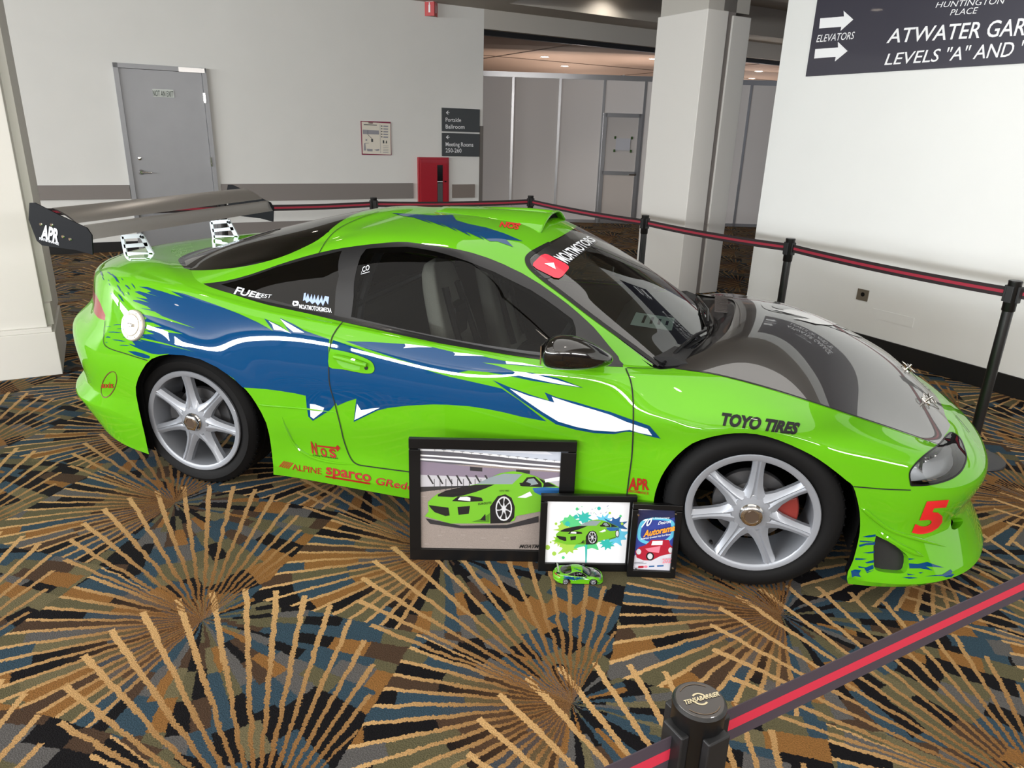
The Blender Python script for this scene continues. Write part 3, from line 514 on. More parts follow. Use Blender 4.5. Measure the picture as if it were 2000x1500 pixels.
# ---------------------------------------------------------------- wheels
def wheel(x,y,z,side,R=.325,rr=.24,rot=0,front=True):
    """side -1: outer face looks towards -y"""
    s=side; ax=np.array([0,s,0.]); O=np.zeros(3)
    w=empty('wheel',tuple(shift((x,y,z))),parent=car,label='silver seven spoke wheel at the '+('front' if front else 'rear'))
    W=.225
    T=MB(); pr=[(rr-.004,-.010),(rr+.006,-.004),(rr+.02,.004),(rr+.045,.006),(R-.025,-.002),(R-.010,-.014)]
    n=14; inner=[(R-.006,-.020),(R,-.030)]
    for k in range(4):
        h=-.035-k*.045; inner+= [(R,h),(R,h-.034),(R-.008,h-.036),(R-.008,h-.043)]
    pr+=inner+[(R,-W+.03),(R-.012,-W+.012),(rr+.02,-W),(rr-.004,-W+.008)]
    T.lathe(pr,O,ax,72); tyre=T.build('tyre',RUB,w,smooth=True)
    # sidewall lettering ridge and tread blocks
    g=MB()
    for k in range(60):
        a=2*math.pi*k/60; c=np.array([math.cos(a),0,math.sin(a)]); t=np.array([-math.sin(a),0,math.cos(a)])
        g.box(c*(R-.004)+ax*-.027,(.004,.012,.018),ax=[t,c,ax])
    g.build('tread_groove',DARK,w)['kind']='stuff'
    b=MB(); b.lathe([(rr-.002,.0),(rr,.004),(rr-.003,.008),(rr-.021,.007),(rr-.026,.003),(rr-.028,-.006),(rr-.029,-.030),(rr-.030,-.10),(rr-.028,-.19),(rr-.01,-.205),(rr-.004,-.2),(rr-.012,-.12),(rr-.006,-.01),(rr-.002,.0)],O,ax,72)
    rim=b.build('rim',SILVER,w,smooth=True)
    for k in range(7):
        a=rot+2*math.pi*k/7+math.pi/2; c=np.array([math.cos(a),0,math.sin(a)]); t=np.cross(ax,c); m=MB(); V=[];F=[]
        # cross-section across the spoke: edge, shoulder, ridge, groove
        st=[(.062,.052,.000),(.085,.036,-.002),(.11,.027,-.004),(.15,.0225,-.004),(.185,.0215,-.002),(rr-.030,.0235,.002),(rr-.018,.028,.004)]
        cs=[(-1,-.032),(-1,-.010),(-.62,-.001),(-.26,.003),(-.13,-.001),(.0,-.003),(.13,-.001),(.26,.003),(.62,-.001),(1,-.010),(1,-.032)]
        for r_,hw,hh in st:
            for u_,d in cs: V.append(c*r_+t*u_*hw+ax*(d+hh))
        q=len(cs)
        for i in range(len(st)-1):
            for j in range(q-1): F.append((i*q+j,i*q+j+1,(i+1)*q+j+1,(i+1)*q+j))
            F.append((i*q+q-1,i*q,(i+1)*q,(i+1)*q+q-1))
        F.append(tuple(range(q))); m.add(V,F); m.build('spoke',SILVER,w,smooth=True)
    h=MB(); h.lathe([(0,.006),(.03,.006),(.048,.004),(.070,.000),(.0715,-.002),(.072,.0),(.076,-.004),(.078,-.03),(0,-.03)],O,ax,48); h.build('hub',SILVER,w,smooth=True)
    cp=MB(); cp.lathe([(.042,.006),(.044,.011),(.040,.016)],O,ax,40)
    a0=[(.040,.0165),(.0385,.026),(.030,.030),(.026,.030),(.025,.027),(0,.027)]; cp.lathe(a0,O,ax,6 if not front else 24); capo=cp.build('centre_cap',CHROME,w,smooth=True)
    m=MB(); m.lathe([(0,.0275),(.0245,.0275),(.0245,.0265)],O,ax,24); m.build('cap_disc',mat('cap_bronze',(92,78,66),.35,metal=.5),capo)
    d=MB(); d.lathe([(.055,-.075),(.14,-.075),(.142,-.08),(.142,-.098),(.05,-.098)],O,ax,48); dd=d.build('brake_disc',mat('brake_disc_steel',(96,96,98),.4,metal=.7),w,smooth=True)
    k_=MB(); k_.lathe([(.055,-.06),(.06,-.055),(.09,-.074),(.09,-.078)],O,ax,32); k_.build('disc_hat',mat('dull_steel',(70,70,72),.5,metal=.5),dd,smooth=True)
    c_=MB(); P=[]
    for aa in np.linspace(-.35,.75,8):
        for r_ in (.10,.165): P.append((r_,aa))
    aa=np.linspace(-.42,.42,8) if front else np.linspace(2.6,3.3,8); V=[];F=[]
    for a in aa:
        for r_,h_ in ((.092,-.045),(.168,-.045),(.172,-.06),(.172,-.12),(.092,-.12)): V.append(np.array([math.cos(a)*r_,0,math.sin(a)*r_])+ax*h_)
    for i in range(7):
        for j in range(5): F.append((i*5+j,i*5+(j+1)%5,(i+1)*5+(j+1)%5,(i+1)*5+j))
    F+= [tuple(range(5)),tuple(35+j for j in range(5))]; c_.add(V,F); c_.build('brake_caliper',mat('caliper_red',(120,34,26),.5) if front else mat('dull_steel',(70,70,72)),w,bevel=.004)
    v=MB(); a=math.radians(232 if front else 250); p=np.array([math.cos(a),0,math.sin(a)])*(rr-.034); v.tube([p-ax*.035,p-ax*.012+p*-.03],.006,8); v.build('valve_stem',BLK,w)
    return w
wf=wheel(-.005,-.875,.326,-1,rr=.241); wr=wheel(-2.485,-.807,.326,-1,rr=.247,rot=.10,front=False)
wheel(-.005,.875,.326,1,rr=.241); wheel(-2.485,.807,.326,1,rr=.247,front=False)
pxtext('axis',(1462,1001),(1478,993),(-1.5,-5),mat('cap_letter',(170,160,150),.4),bold=.02,off=0,caster=lambda x,y:(un(x,y,1,-.9035),))
# wheel arch liners and floor pan
for sx,yy in ((0,1),(-2.40,1),(0,-1),(-2.40,-1)):
    b=MB(); V=[];F=[]; n=20
    for i in range(n+1):
        a=math.pi*(-.10+1.2*i/n)
        for y in (.865,.55): V.append(shift((sx+.365*math.cos(a),-yy*y,.34+.35*math.sin(a))))
    F=[(2*i,2*i+1,2*i+3,2*i+2) for i in range(n)]; F.append(tuple(2*i+1 for i in range(n+1))); b.add(V,F); b.build('arch_liner',DARK,car)
b=MB(); b.box(shift((-1.22,0,.16)),(1.7,1.55,.05)); b.box(shift((-1.22,0,.22)),(1.78,1.3,.04)); b.build('floor_pan',DARK,car)
b=MB(); b.box(shift((-2.9,0,.26)),(.5,1.2,.1)); b.box(shift((.5,0,.2)),(.5,1.2,.1)); b.box(shift((-1.22,0,.28)),(3.6,1.0,.06)); b.build('underbody',DARK,car)
# ---------------------------------------------------------------- rear wing
wing=empty('rear_wing',tuple(shift((-3.16,0,1.0))),parent=car,label='twin blade aluminium rear wing with black end plates')
WO=np.array([-3.16,0,1.0]); sw=lambda P:np.asarray(P)-WO
wy=.72
plate=[(59.5,396),(70,396),(120,421),(171.5,445),(181,459),(183,497.5),(150,488),(84,479),(74,470),(58,429)]
pl=[(un(x,y,1,-wy)[0],un(x,y,1,-wy)[2]) for x,y in plate]
for s in (-1,1):
    b=MB(); b.prism(pl,sw((0,s*wy,0)),(1,0,0),(0,0,1),(0,s,0),.006); ep=b.build('end_plate',NAVY,wing,bevel=.002)
    if s<0:
        b=MB()
        for x,y in ((80,438),(101,439),(123,462),(137,467)):
            b.lathe([(0,.004),(.006,.004),(.008,0)],sw(un(x,y,1,-wy-.006)),(0,-1,0),10)
        b.build('bolt',CHROME,ep)['kind']='stuff'
        cs=lambda x,y:(un(x,y,1,-wy-.008),)
        pxtext('APR',(79,466),(114,475),(4,-27),WHITE,(2,-26),.05,caster=cs,parent=ep,shiftf=sw,label='white lettering'); pxtext('PERFORMANCE',(77,468),(115,479),(0,-5),WHITE,bold=.02,caster=cs,parent=ep,shiftf=sw)
def blade(n,A,B,cam_):
    """A,B = (x,z) trailing and leading edge in side view"""
    A=np.array(A);B=np.array(B); prof=[]; d=B-A; nn=np.array([-d[1],d[0]]); N=12
    up=[A+d*t+nn*(-cam_*4*t*(1-t)+ .06*math.sqrt(t)*(1-t)*1.6) for t in np.linspace(0,1,N)]
    lo=[A+d*t+nn*(-cam_*4*t*(1-t)-.05*math.sqrt(t)*(1-t)) for t in np.linspace(1,0,N)[1:-1]]
    P=up[::-1]+lo if False else up+lo; V=[sw((p[0],s*wy,p[1])) for s in (-1,1) for p in P]; m=len(P)
    b=MB(); b.add(V,[(i,(i+1)%m,m+(i+1)%m,m+i) for i in range(m)]); b.build('wing_blade',ALU,wing,smooth=True)
P1=un(101,406,1,-wy); P2=un(150,436,1,-wy); P3=un(168,445,1,-wy); P4=un(184,470,1,-wy)
blade(0,(P2[0],P2[2]),(P1[0],P1[2]),.05); blade(1,(P4[0]-.01,P4[2]),(P3[0],P3[2]),.06) if False else None
blade(0,(P3[0]-.01,P3[2]+.012),(P4[0]-.01,P4[2]+.004),.05)
for s in (-1,1):
    yb=s*.35; b=MB()
    O=lambda px,py: un(px,py,1,-.35)
    def pp(px,py): q=O(px,py); return (q[0],q[2])
    bars=[((239,462),(247,501),5),((276,459),(301,503),6),((239,463),(277,460),5),((243,481),(289,477),4.5),((247,499),(300,501),9)]
    for a,c,wd in bars:
        A=np.array(pp(*a));C=np.array(pp(*c)); d=(C-A)/np.linalg.norm(C-A); n=np.array([-d[1],d[0]])*wd*.0021
        V=[(*(A+n),0),(*(A-n),0),(*(C-n),0),(*(C+n),0)]; b.hexa([sw((v[0],yb-.004,v[1])) for v in V]+[sw((v[0],yb+.004,v[1])) for v in V])
    x0,z0=pp(231,505);x1,z1=pp(305,506)
    b.box(sw(((x0+x1)/2,yb,z0+.004)),(abs(x1-x0),.05,.006))
    br=b.build('wing_bracket',WALU,wing); c=MB()
    for x,y in ((238,500),(297,501),(280,463)):
        q=O(x,y); c.lathe([(0,.006),(.006,.006),(.008,0)],sw((q[0],yb-.005,q[2])),(0,-1,0),10)
    c.build('bolt',mat('dark_bolt',(40,42,46),.4,metal=.8),br)['kind']='stuff'
# ---------------------------------------------------------------- door mirror
def skin(name,V,F,m,parent,sub=2):
    me=pyd(name,V,F); o=link(name,me,m,parent,smooth=True); md=o.modifiers.new('s','SUBSURF'); md.levels=sub; md.render_levels=sub; return o
def mirror(s,parent):
    # stations along x from the glass (rear) to the nose; each an oval (y centre, z centre, half y, half z)
    st=[(-.838,-.935,.868,.066,.046),(-.822,-.937,.871,.076,.057),(-.78,-.937,.876,.080,.066),(-.72,-.925,.872,.074,.061),(-.66,-.905,.860,.058,.046),(-.61,-.882,.848,.038,.028),(-.575,-.862,.842,.018,.012)]
    V=[];F=[];n=14
    for x,y,z,a,b in [(q[0]+.034*min(1,(-q[0]-.50)/.2),q[1],q[2]+.016,q[3],q[4]) for q in st]:
        for k in range(n):
            t=2*math.pi*k/n; cy,cz=math.cos(t),math.sin(t); sq=lambda v:math.copysign(abs(v)**.8,v)
            V.append(shift((x,s*(-y)-0*cy if False else (y*-s*-1 if False else s*abs(y)+a*sq(cy)),z+b*sq(cz))))
    for i in range(len(st)-1):
        for k in range(n): F.append((i*n+k,i*n+(k+1)%n,(i+1)*n+(k+1)%n,(i+1)*n+k))
    F.append(tuple(range(n-1,-1,-1))); F.append(tuple((len(st)-1)*n+k for k in range(n)))
    mo=skin('door_mirror',V,F,mat('mirror_black',(12,11,11),.12,coat=1),parent,1)
    b=MB(); b.box(shift((-.66,s*.82,.842)),(.12,.12,.02)); b.build('mirror_stalk',BLK,mo,bevel=.01)
    b=MB(); b.box(shift((-.810,s*.935,.884)),(.004,.10,.07)); b.build('mirror_glass',CHROME,mo)
mirror(-1,door); mirror(1,fdoor)
# ---------------------------------------------------------------- head lamps
def lampset(s):
    lamp=panel('head_lamp',['hl'],glassmat('lamp_lens',(.93,.95,.97),1.0,ior=1.5) if 'lamp_lens' not in MATS else MATS['lamp_lens'],-s,offset=.001)
    sel=np.isin(reg,['hl']); T=_T[sel]; ids=np.unique(T); mp=-np.ones(len(_UV),int); mp[ids]=np.arange(len(ids)); N=_N[ids]
    P=_XYZ[ids]-N*.055; 
    if s>0: P=P*[1,-1,1]
    me=pyd('lamp_reflector',shift(P),mp[T].tolist()); link('lamp_reflector',me,mat('lamp_chrome',(200,202,206),.25,metal=.5),lamp,smooth=True)
    for c,r_ in (((.60,.705,.55),.044),((.655,.60,.55),.036)):
        b=MB(); d=np.array([.85,s*.45,.12]); d/=np.linalg.norm(d); C=np.array([c[0],s*c[1],c[2]])-d*.05
        b.lathe([(0,-.02),(r_*.5,-.012),(r_*.8,.004),(r_,.03),(r_*1.08,.03),(r_*1.08,.02)],shift(C),d,24); b.lathe([(0,.026),(.010,.022),(.012,-.01)],shift(C),d,12); b.build('lamp_bowl',CHROME,lamp,smooth=True)
lampset(-1); lampset(1)
ribbon('lamp_seal',hl+hl[:1],.006,BLK,k=3,off=.002)
# grille mouth on the nose and recessed duct / fog pockets
def recess(name,key,depth,m,parent):
    for s in (1,-1):
        sel=np.isin(reg,[key]); T=_T[sel]; ids=np.unique(T); mp=-np.ones(len(_UV),int); mp[ids]=np.arange(len(ids)); n=len(ids)
        P=_XYZ[ids]; N=_N[ids]; F=mp[T]; cnt={}
        for f in F:
            for a,b in ((f[0],f[1]),(f[1],f[2]),(f[2],f[0])): cnt[(a,b)]=1
        E=[e for e in cnt if (e[1],e[0]) not in cnt]; Q=np.concatenate([P-N*depth,P]); 
        FF=F.tolist(); mi=[0]*len(FF)
        for a,b in E: FF.append([a,b,b+n,a+n]); mi.append(1)
        if s<0: Q=Q*[1,-1,1]; FF=[f[::-1] for f in FF]
        link(name,pyd(name,shift(Q),FF,mi),[m,GREEN],parent)
recess('brake_duct','duct',.03,mat('black_mesh',(12,12,12),.6,noise=.6,scale=500),bumper); recess('fog_pocket','fog',.035,GREEN,bumper)
# ---------------------------------------------------------------- roof scoop
def scoop():
    xs=[-1.55,-1.42,-1.28,-1.14,-1.04,-.99]; V=[];F=[];n=13
    for i,x in enumerate(xs):
        t=i/(len(xs)-1); hw=.10+.15*t**.9; hh=.001+.040*t**1.3
        for k in range(n):
            u=-1+2*k/(n-1); y=u*hw*1.15
            base=roofz(x,y)-.006; z=base+(hh+.006)*max(0,1-abs(u)**2.4)
            V.append(shift((x,y,z-.002*(abs(u)>.99))))
    for i in range(len(xs)-1):
        for k in range(n-1): F.append((i*n+k,i*n+k+1,(i+1)*n+k+1,(i+1)*n+k))
    o=skin('roof_scoop',V,F,GREEN,car,2); md=o.modifiers.new('t','SOLIDIFY'); md.thickness=.008; md.offset=-1
    # dark throat
    b=MB(); x=-1.02; Pt=[]; 
    for k in range(13):
        u=-1+2*k/12; y=u*.225; Pt.append((x,y,roofz(x,y)+.030*max(0,1-abs(u)**2.4)))
    lo=[(x,p[1],roofz(x,p[1])+.001) for p in Pt]; b.add([shift(p) for p in Pt+lo],[(k,k+1,13+k+1,13+k) for k in range(12)]); b.build('scoop_throat',DARK,o)
_BVd=Vector((0,0,-1))
def roofz(x,y):
    h=BV.ray_cast(Vector((x,y,3)),_BVd); return h[0].z if h[0] else 1.2
scoop()
# ---------------------------------------------------------------- hood vent, pins, wipers
def topdrop(P,off): return [shift((x,y,roofz(x,y)+off)) for x,y in P]
def toppatch(name,poly,m,off,parent=car,k=4,h=0):
    P=smoothpoly(poly,k,True) if k else poly; xs=np.array(P); g=[(x,y) for x in np.arange(xs[:,0].min(),xs[:,0].max(),.03) for y in np.arange(xs[:,1].min(),xs[:,1].max(),.03)]; g=np.array(g); g=g[pip(g,P)]
    n=len(P); r=delaunay_2d_cdt([Vector(p) for p in P]+[Vector(p) for p in g],[(i,(i+1)%n) for i in range(n)],[],0,1e-5); vs=[(v.x,v.y) for v in r[0]]
    cen=np.array([[sum(vs[i][0] for i in f)/3,sum(vs[i][1] for i in f)/3] for f in r[2]]); ok=pip(cen,P)
    return link(name,pyd(name,topdrop(vs,off),[tuple(f) for f,o in zip(r[2],ok) if o]),m,parent,smooth=True)
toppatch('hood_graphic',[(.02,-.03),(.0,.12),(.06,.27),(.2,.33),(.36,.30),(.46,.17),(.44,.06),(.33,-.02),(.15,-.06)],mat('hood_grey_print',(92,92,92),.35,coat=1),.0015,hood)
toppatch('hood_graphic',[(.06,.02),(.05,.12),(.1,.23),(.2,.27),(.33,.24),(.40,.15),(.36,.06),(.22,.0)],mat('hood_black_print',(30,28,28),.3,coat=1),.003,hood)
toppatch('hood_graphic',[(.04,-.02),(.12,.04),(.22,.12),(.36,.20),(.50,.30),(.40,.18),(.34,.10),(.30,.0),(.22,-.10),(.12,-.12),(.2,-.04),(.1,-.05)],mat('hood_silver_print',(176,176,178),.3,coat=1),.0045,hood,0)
for px,py in ((1808,783),(1768,722)):
    c=castn(px,py,.0)
    if not c: continue
    p,n=c; pin=MB(); pin.lathe([(0,.004),(.022,.004),(.024,0)],shift(p),n,20); pin.lathe([(0,.034),(.005,.032),(.006,0)],shift(p),n,10)
    t=np.cross(n,[1,0,0]); t/=np.linalg.norm(t); s_=np.cross(t,n)
    for k in (-1,1):
        ctr=p+n*.018+(s_*.026*k+t*.008*k); pin.tube([shift(ctr+(t*math.cos(a)+s_*math.sin(a))*.013) for a in np.linspace(0,2*math.pi,13)],.0018,6)
    pin.tube([shift(p+n*.018-t*.03),shift(p+n*.020+t*.03)],.0035,8); pin.tube([shift(p+n*.012+s_*.02),shift(p+n*.006+s_*.05+t*.02),shift(p+n*.003+s_*.08+t*.02)],.0016,6)
    pin.build('hood_pin',CHROME,car,smooth=True)
def wiper(P,A):
    b=MB(); Q=[shift(p) for p in P]; b.tube(Q,[.007]*len(Q),8); b.build('wiper_arm',BLK,car,smooth=True); b=MB(); Q=[shift(p) for p in A]; b.tube(Q,.006,6); b.build('wiper_blade',BLK,car)
L=lambda px,py,o: castn(px,py,o)[0]
wiper([L(1384,652,.03),L(1370,655,.03),L(1345,668,.03),L(1322,688,.03),L(1308,702,.02)],[L(1358,656,.012),L(1330,678,.012),L(1305,702,.012),L(1293,714,.010)])
wiper([L(1376,636,.02),L(1374,615,.03),L(1366,590,.03)],[L(1378,640,.012),L(1368,612,.012),L(1360,588,.012)])
b=MB()
for k in range(14):
    y=.02+k*.028; b.box(shift((-.165,y,roofz(-.165,y)+.004)),(.09,.008,.006))
b.build('cowl_slat',mat('cowl_slat_grey',(62,56,54),.5),car)['kind']='stuff'
# ---------------------------------------------------------------- cabin
SEAT=mat('seat_grey_fabric',(150,150,140),.85,noise=.15,scale=200,bump=.2); SEATB=mat('seat_black',(18,18,20),.5); INT=mat('interior_black',(20,20,22),.7)
def seat(x,y,s=1.0,high=.62):
    pr=[(-.02,.0,.25,.05),(-.05,.12,.245,.06),(-.09,.28,.235,.06),(-.13,.40,.20,.055),(-.16,.50,.17,.05),(-.185,high,.14,.04)]
    o=None
    def shell(name,pr,m,base,tilt,par,zc):
        V=[];F=[];n=12
        for dx,dz,hw,th in pr:
            for k in range(n):
                t=2*math.pi*k/n; u=math.cos(t); v=math.sin(t)
                V.append(shift((base[0]+dx+th*v*.9+ (.05 if v>0 else 0)*abs(u)**3,base[1]+hw*math.copysign(abs(u)**.7,u),base[2]+dz)))
        for i in range(len(pr)-1):
            for k in range(n): F.append((i*n+k,i*n+(k+1)%n,(i+1)*n+(k+1)%n,(i+1)*n+k))
        F+= [tuple(range(n)),tuple((len(pr)-1)*n+k for k in range(n))]
        return skin(name,V,F,m,par,1)
    o=shell('seat_back',pr,SEAT,(x,y,.42*s+.06),0,car,0)
    b=MB(); b.box(shift((x-.01,y,.40+.06)),(.1,.16,.3)); 
    b=MB(); b.box(shift((x+.24,y,.40)),(.50,.48,.13)); b.build('seat_cushion',SEATB,o,bevel=.04)
    b=MB()
    for k in (-1,1): b.tube([shift((x-.10,y+k*.08,.98)),shift((x-.045,y+k*.10,.80)),shift((x+.045,y+k*.12,.55))],.018,6)
    b.build('harness',BLK,o)
    b=MB()
    b.box(shift((x-.10,y,.78)),(.12,.17,.24)); b.build('seat_insert',SEATB,o,bevel=.03)
seat(-1.28,-.36); seat(-1.28,.36); 
b=MB(); b.box(shift((-1.95,0,.62)),(.22,1.1,.42)); b.build('rear_bench',mat('bench_grey',(90,90,86),.8),car,bevel=.06)
b=MB(); b.prism([(-.36,.60),(-.25,.80),(-.36,.835),(-.62,.80),(-.70,.72),(-.66,.60)],shift((0,-.66,0)),(1,0,0),(0,0,1),(0,1,0),1.32); b.build('dashboard',INT,car,bevel=.015)
b=MB(); C=np.array([-.86,-.36,.76]); a_=np.array([-.88,0,.47]); e1=np.array([0,1,0]); e2=np.cross(a_,e1)
b.tube([shift(C+(e1*math.cos(t)+e2*math.sin(t))*.17) for t in np.linspace(0,2*math.pi,25)],.014,8,cap=False)
for t in (.2,math.pi-.2,math.pi*1.5): b.tube([shift(C),shift(C+(e1*math.cos(t)+e2*math.sin(t))*.165)],.012,6)
b.build('steering_wheel',INT,car,smooth=True)
b=MB(); b.box(shift((-.47,-.12,.835)),(.20,.24,.003),ax=[[1,0,-.06],[0,1,0],[.06,0,1]]); dp=b.build('dash_card',mat('card_paper',(200,214,206),.5),car)
b=MB()
for k in range(4): b.box(shift((-.52+.035*k,-.12,.842-.003*k)),(.012,.14-.02*k,.002))
b.build('card_print',BLK,dp)
b=MB(); V=[];
for t in np.linspace(0,math.pi,13): V.append(shift((-1.75,-.60*math.cos(t),.55+.62*math.sin(t)**.8)))
b.tube(V,.02,8); b.tube([shift((-1.75,-.58,.9)),shift((-1.75,.58,.9))],.018,8); b.build('roll_cage',mat('cage_grey',(70,72,76),.4,metal=.4),car,smooth=True)
# ---------------------------------------------------------------- carpet
def carpet():
    m=bpy.data.materials.new('patterned_carpet'); m.use_nodes=True; nt=m.node_tree; N=nt.nodes; Lk=nt.links; bs=N['Principled BSDF']; bs.inputs['Roughness'].default_value=.95; bs.inputs['Specular IOR Level'].default_value=.15
    def val(s,i,x):
        if isinstance(x,(int,float)): s.inputs[i].default_value=float(x)
        else: Lk.new(x,s.inputs[i])
    def M(op,a,b=0.,c=0.):
        n=N.new('ShaderNodeMath'); n.operation=op; val(n,0,a); 
        if len(n.inputs)>1: val(n,1,b)
        if len(n.inputs)>2: val(n,2,c)
        return n.outputs[0]
    def XYZ(x,y,z=0.):
        n=N.new('ShaderNodeCombineXYZ'); val(n,0,x);val(n,1,y);val(n,2,z); return n.outputs[0]
    def hsh(x,y,z=0.):
        n=N.new('ShaderNodeTexWhiteNoise'); n.noise_dimensions='3D'; Lk.new(XYZ(x,y,z),n.inputs[0]); return n.outputs['Value']
    def mixc(f,a,b):
        n=N.new('ShaderNodeMix'); n.data_type='RGBA'; val(n,0,f)
        for i,x in ((6,a),(7,b)):
            if isinstance(x,tuple): n.inputs[i].default_value=x
            else: Lk.new(x,n.inputs[i])
        return n.outputs[2]
    def rng(x,a,b,c=0.,d=1.):
        n=N.new('ShaderNodeMapRange'); val(n,0,x); n.inputs[1].default_value=a; n.inputs[2].default_value=b; n.inputs[3].default_value=c; n.inputs[4].default_value=d; return n.outputs[0]
    tc=N.new('ShaderNodeTexCoord'); sp=N.new('ShaderNodeSeparateXYZ'); Lk.new(tc.outputs['Object'],sp.inputs[0])
    nz=N.new('ShaderNodeTexNoise'); nz.inputs['Scale'].default_value=125; nz.inputs['Detail'].default_value=2; Lk.new(tc.outputs['Object'],nz.inputs['Vector'])
    nz2=N.new('ShaderNodeTexNoise'); nz2.inputs['Scale'].default_value=12; Lk.new(tc.outputs['Object'],nz2.inputs['Vector'])
    ns=N.new('ShaderNodeSeparateColor'); Lk.new(nz.outputs['Color'],ns.inputs[0]); ns2=N.new('ShaderNodeSeparateColor'); Lk.new(nz2.outputs['Color'],ns2.inputs[0])
    x=M('ADD',M('ADD',sp.outputs[0],M('MULTIPLY',M('SUBTRACT',ns.outputs[0],.5),.016)),M('MULTIPLY',M('SUBTRACT',ns2.outputs[0],.5),.02))
    y=M('ADD',M('ADD',sp.outputs[1],M('MULTIPLY',M('SUBTRACT',ns.outputs[1],.5),.016)),M('MULTIPLY',M('SUBTRACT',ns2.outputs[1],.5),.02))
    XC,YC,D=-.515,-1.655,1.312
    H=D/2
    def local(k,yo,xo):
        """owner lattice point: row below by k, rows start yo under the centre, columns start xo left"""
        j=M('SUBTRACT',M('FLOOR',M('DIVIDE',M('ADD',M('SUBTRACT',y,YC),yo),H)),k)
        xs=M('MULTIPLY',M('FLOORED_MODULO',j,2.) if False else M('ABSOLUTE',M('MODULO',j,2.)),H)
        u=M('SUBTRACT',M('SUBTRACT',x,XC),xs); i=M('FLOOR',M('DIVIDE',M('ADD',u,xo),D))
        lx=M('SUBTRACT',u,M('MULTIPLY',i,D)); ly=M('SUBTRACT',M('SUBTRACT',y,YC),M('MULTIPLY',j,H)); return i,j,lx,ly
    def polar(lx,ly):
        return M('MULTIPLY',M('ARCTAN2',ly,lx),57.29578),M('SQRT',M('ADD',M('MULTIPLY',lx,lx),M('MULTIPLY',ly,ly)))
    i,j,lx,ly=local(0,.50,.57); A,R=polar(lx,ly)
    A2=M('ADD',A,0.); left=M('GREATER_THAN',M('ABSOLUTE',M('SUBTRACT',M('MODULO',M('ADD',A,360.),360.),219.)),0.)  # placeholder value
    AA=M('MODULO',M('ADD',A,360.),360.)              # 0..360
    isleft=M('MULTIPLY',M('GREATER_THAN',AA,165.),M('LESS_THAN',AA,272.))
    step=6.6
    s=M('DIVIDE',AA,step); si=M('FLOOR',s); sf=M('SUBTRACT',s,si)
    jit=hsh(si,i,j)
    ln=M('ADD',.13,M('MULTIPLY',isleft,.08))
    ring=M('FLOOR',M('DIVIDE',M('ADD',R,M('MULTIPLY',jit,.14)),ln))
    h=hsh(si,ring,M('ADD',M('MULTIPLY',i,7.),j))
    rmp=N.new('ShaderNodeValToRGB'); rmp.color_ramp.interpolation='CONSTANT'; pal=[(0,(10,8,11)),(.22,(42,60,72)),(.46,(80,75,54)),(.64,(78,76,75)),(.74,(118,82,42)),(.83,(62,46,34)),(.92,(92,85,62))]
    el=rmp.color_ramp.elements; el[0].position=0; el[0].color=srgb(*pal[0][1]); el[1].position=pal[1][0]; el[1].color=srgb(*pal[1][1])
    for p_,c in pal[2:]: e=el.new(p_); e.color=srgb(*c)
    Lk.new(h,rmp.inputs[0]); col=rmp.outputs[0]
    GOLD=srgb(112,78,42); TAN=srgb(178,143,96)
    brown=srgb(86,60,36)
    col=mixc(M('MULTIPLY',rng(R,.06,.42,1.,0.),M('MULTIPLY',isleft,.85)),col,brown)
    # tan rays of the lower-left fan
    d=M('MULTIPLY',M('MINIMUM',sf,M('SUBTRACT',1.,sf)),M('MULTIPLY',R,step/57.3))
    line=M('MULTIPLY',M('LESS_THAN',d,M('MINIMUM',.0074,M('MULTIPLY',R,.024))),isleft)
    col=mixc(line,col,mixc(rng(R,.15,.65),GOLD,TAN))
    # long upper fans lie over everything
    for k in (1,0):
        i2,j2,ux,uy=local(k,0.,1.0); A_,R_=polar(ux,uy)
        st=6.1; s2=M('DIVIDE',M('ADD',A_,2.),st); f2=M('SUBTRACT',s2,M('FLOOR',s2))
        aq=M('MULTIPLY',M('ADD',M('FLOOR',M('ADD',s2,.5)),0.),st)   # angle of the nearest ray
        da=M('SUBTRACT',aq,142.); lim=M('SUBTRACT',1.09,M('MULTIPLY',M('MULTIPLY',da,da),M('ADD',.00018,M('MULTIPLY',M('GREATER_THAN',da,0.),.00022))))
        ok=M('MULTIPLY',M('MULTIPLY',M('GREATER_THAN',A_,77.),M('LESS_THAN',A_,169.5)),M('LESS_THAN',R_,lim))
        dd=M('MULTIPLY',M('MINIMUM',f2,M('SUBTRACT',1.,f2)),M('MULTIPLY',R_,st/57.3))
        wd=M('MINIMUM',M('ADD',.0050,M('MULTIPLY',R_,.0055)),M('MULTIPLY',R_,.027))
        ln2=M('MULTIPLY',M('LESS_THAN',dd,wd),ok)
        col=mixc(ln2,col,mixc(rng(R_,.2,1.0),GOLD,TAN))
        core=M('MULTIPLY',M('MULTIPLY',ok,rng(R_,.02,.17,1.,0.)),.42); col=mixc(core,col,GOLD)
    # pile
    nf=N.new('ShaderNodeTexNoise'); nf.inputs['Scale'].default_value=220; nf.inputs['Detail'].default_value=3; Lk.new(tc.outputs['Object'],nf.inputs['Vector'])
    sh=N.new('ShaderNodeMix'); sh.data_type='RGBA'; sh.blend_type='MULTIPLY'; sh.inputs[0].default_value=1; Lk.new(col,sh.inputs[6])
    g=rng(nf.outputs['Fac'],.3,.7,.72,1.22); cc=N.new('ShaderNodeCombineColor'); [Lk.new(g,cc.inputs[q]) for q in range(3)]; Lk.new(cc.outputs[0],sh.inputs[7]); Lk.new(sh.outputs[2],bs.inputs['Base Color'])
    bp=N.new('ShaderNodeBump'); bp.inputs['Strength'].default_value=.6; bp.inputs['Distance'].default_value=.006; Lk.new(nf.outputs['Fac'],bp.inputs['Height']); Lk.new(bp.outputs[0],bs.inputs['Normal'])
    return m
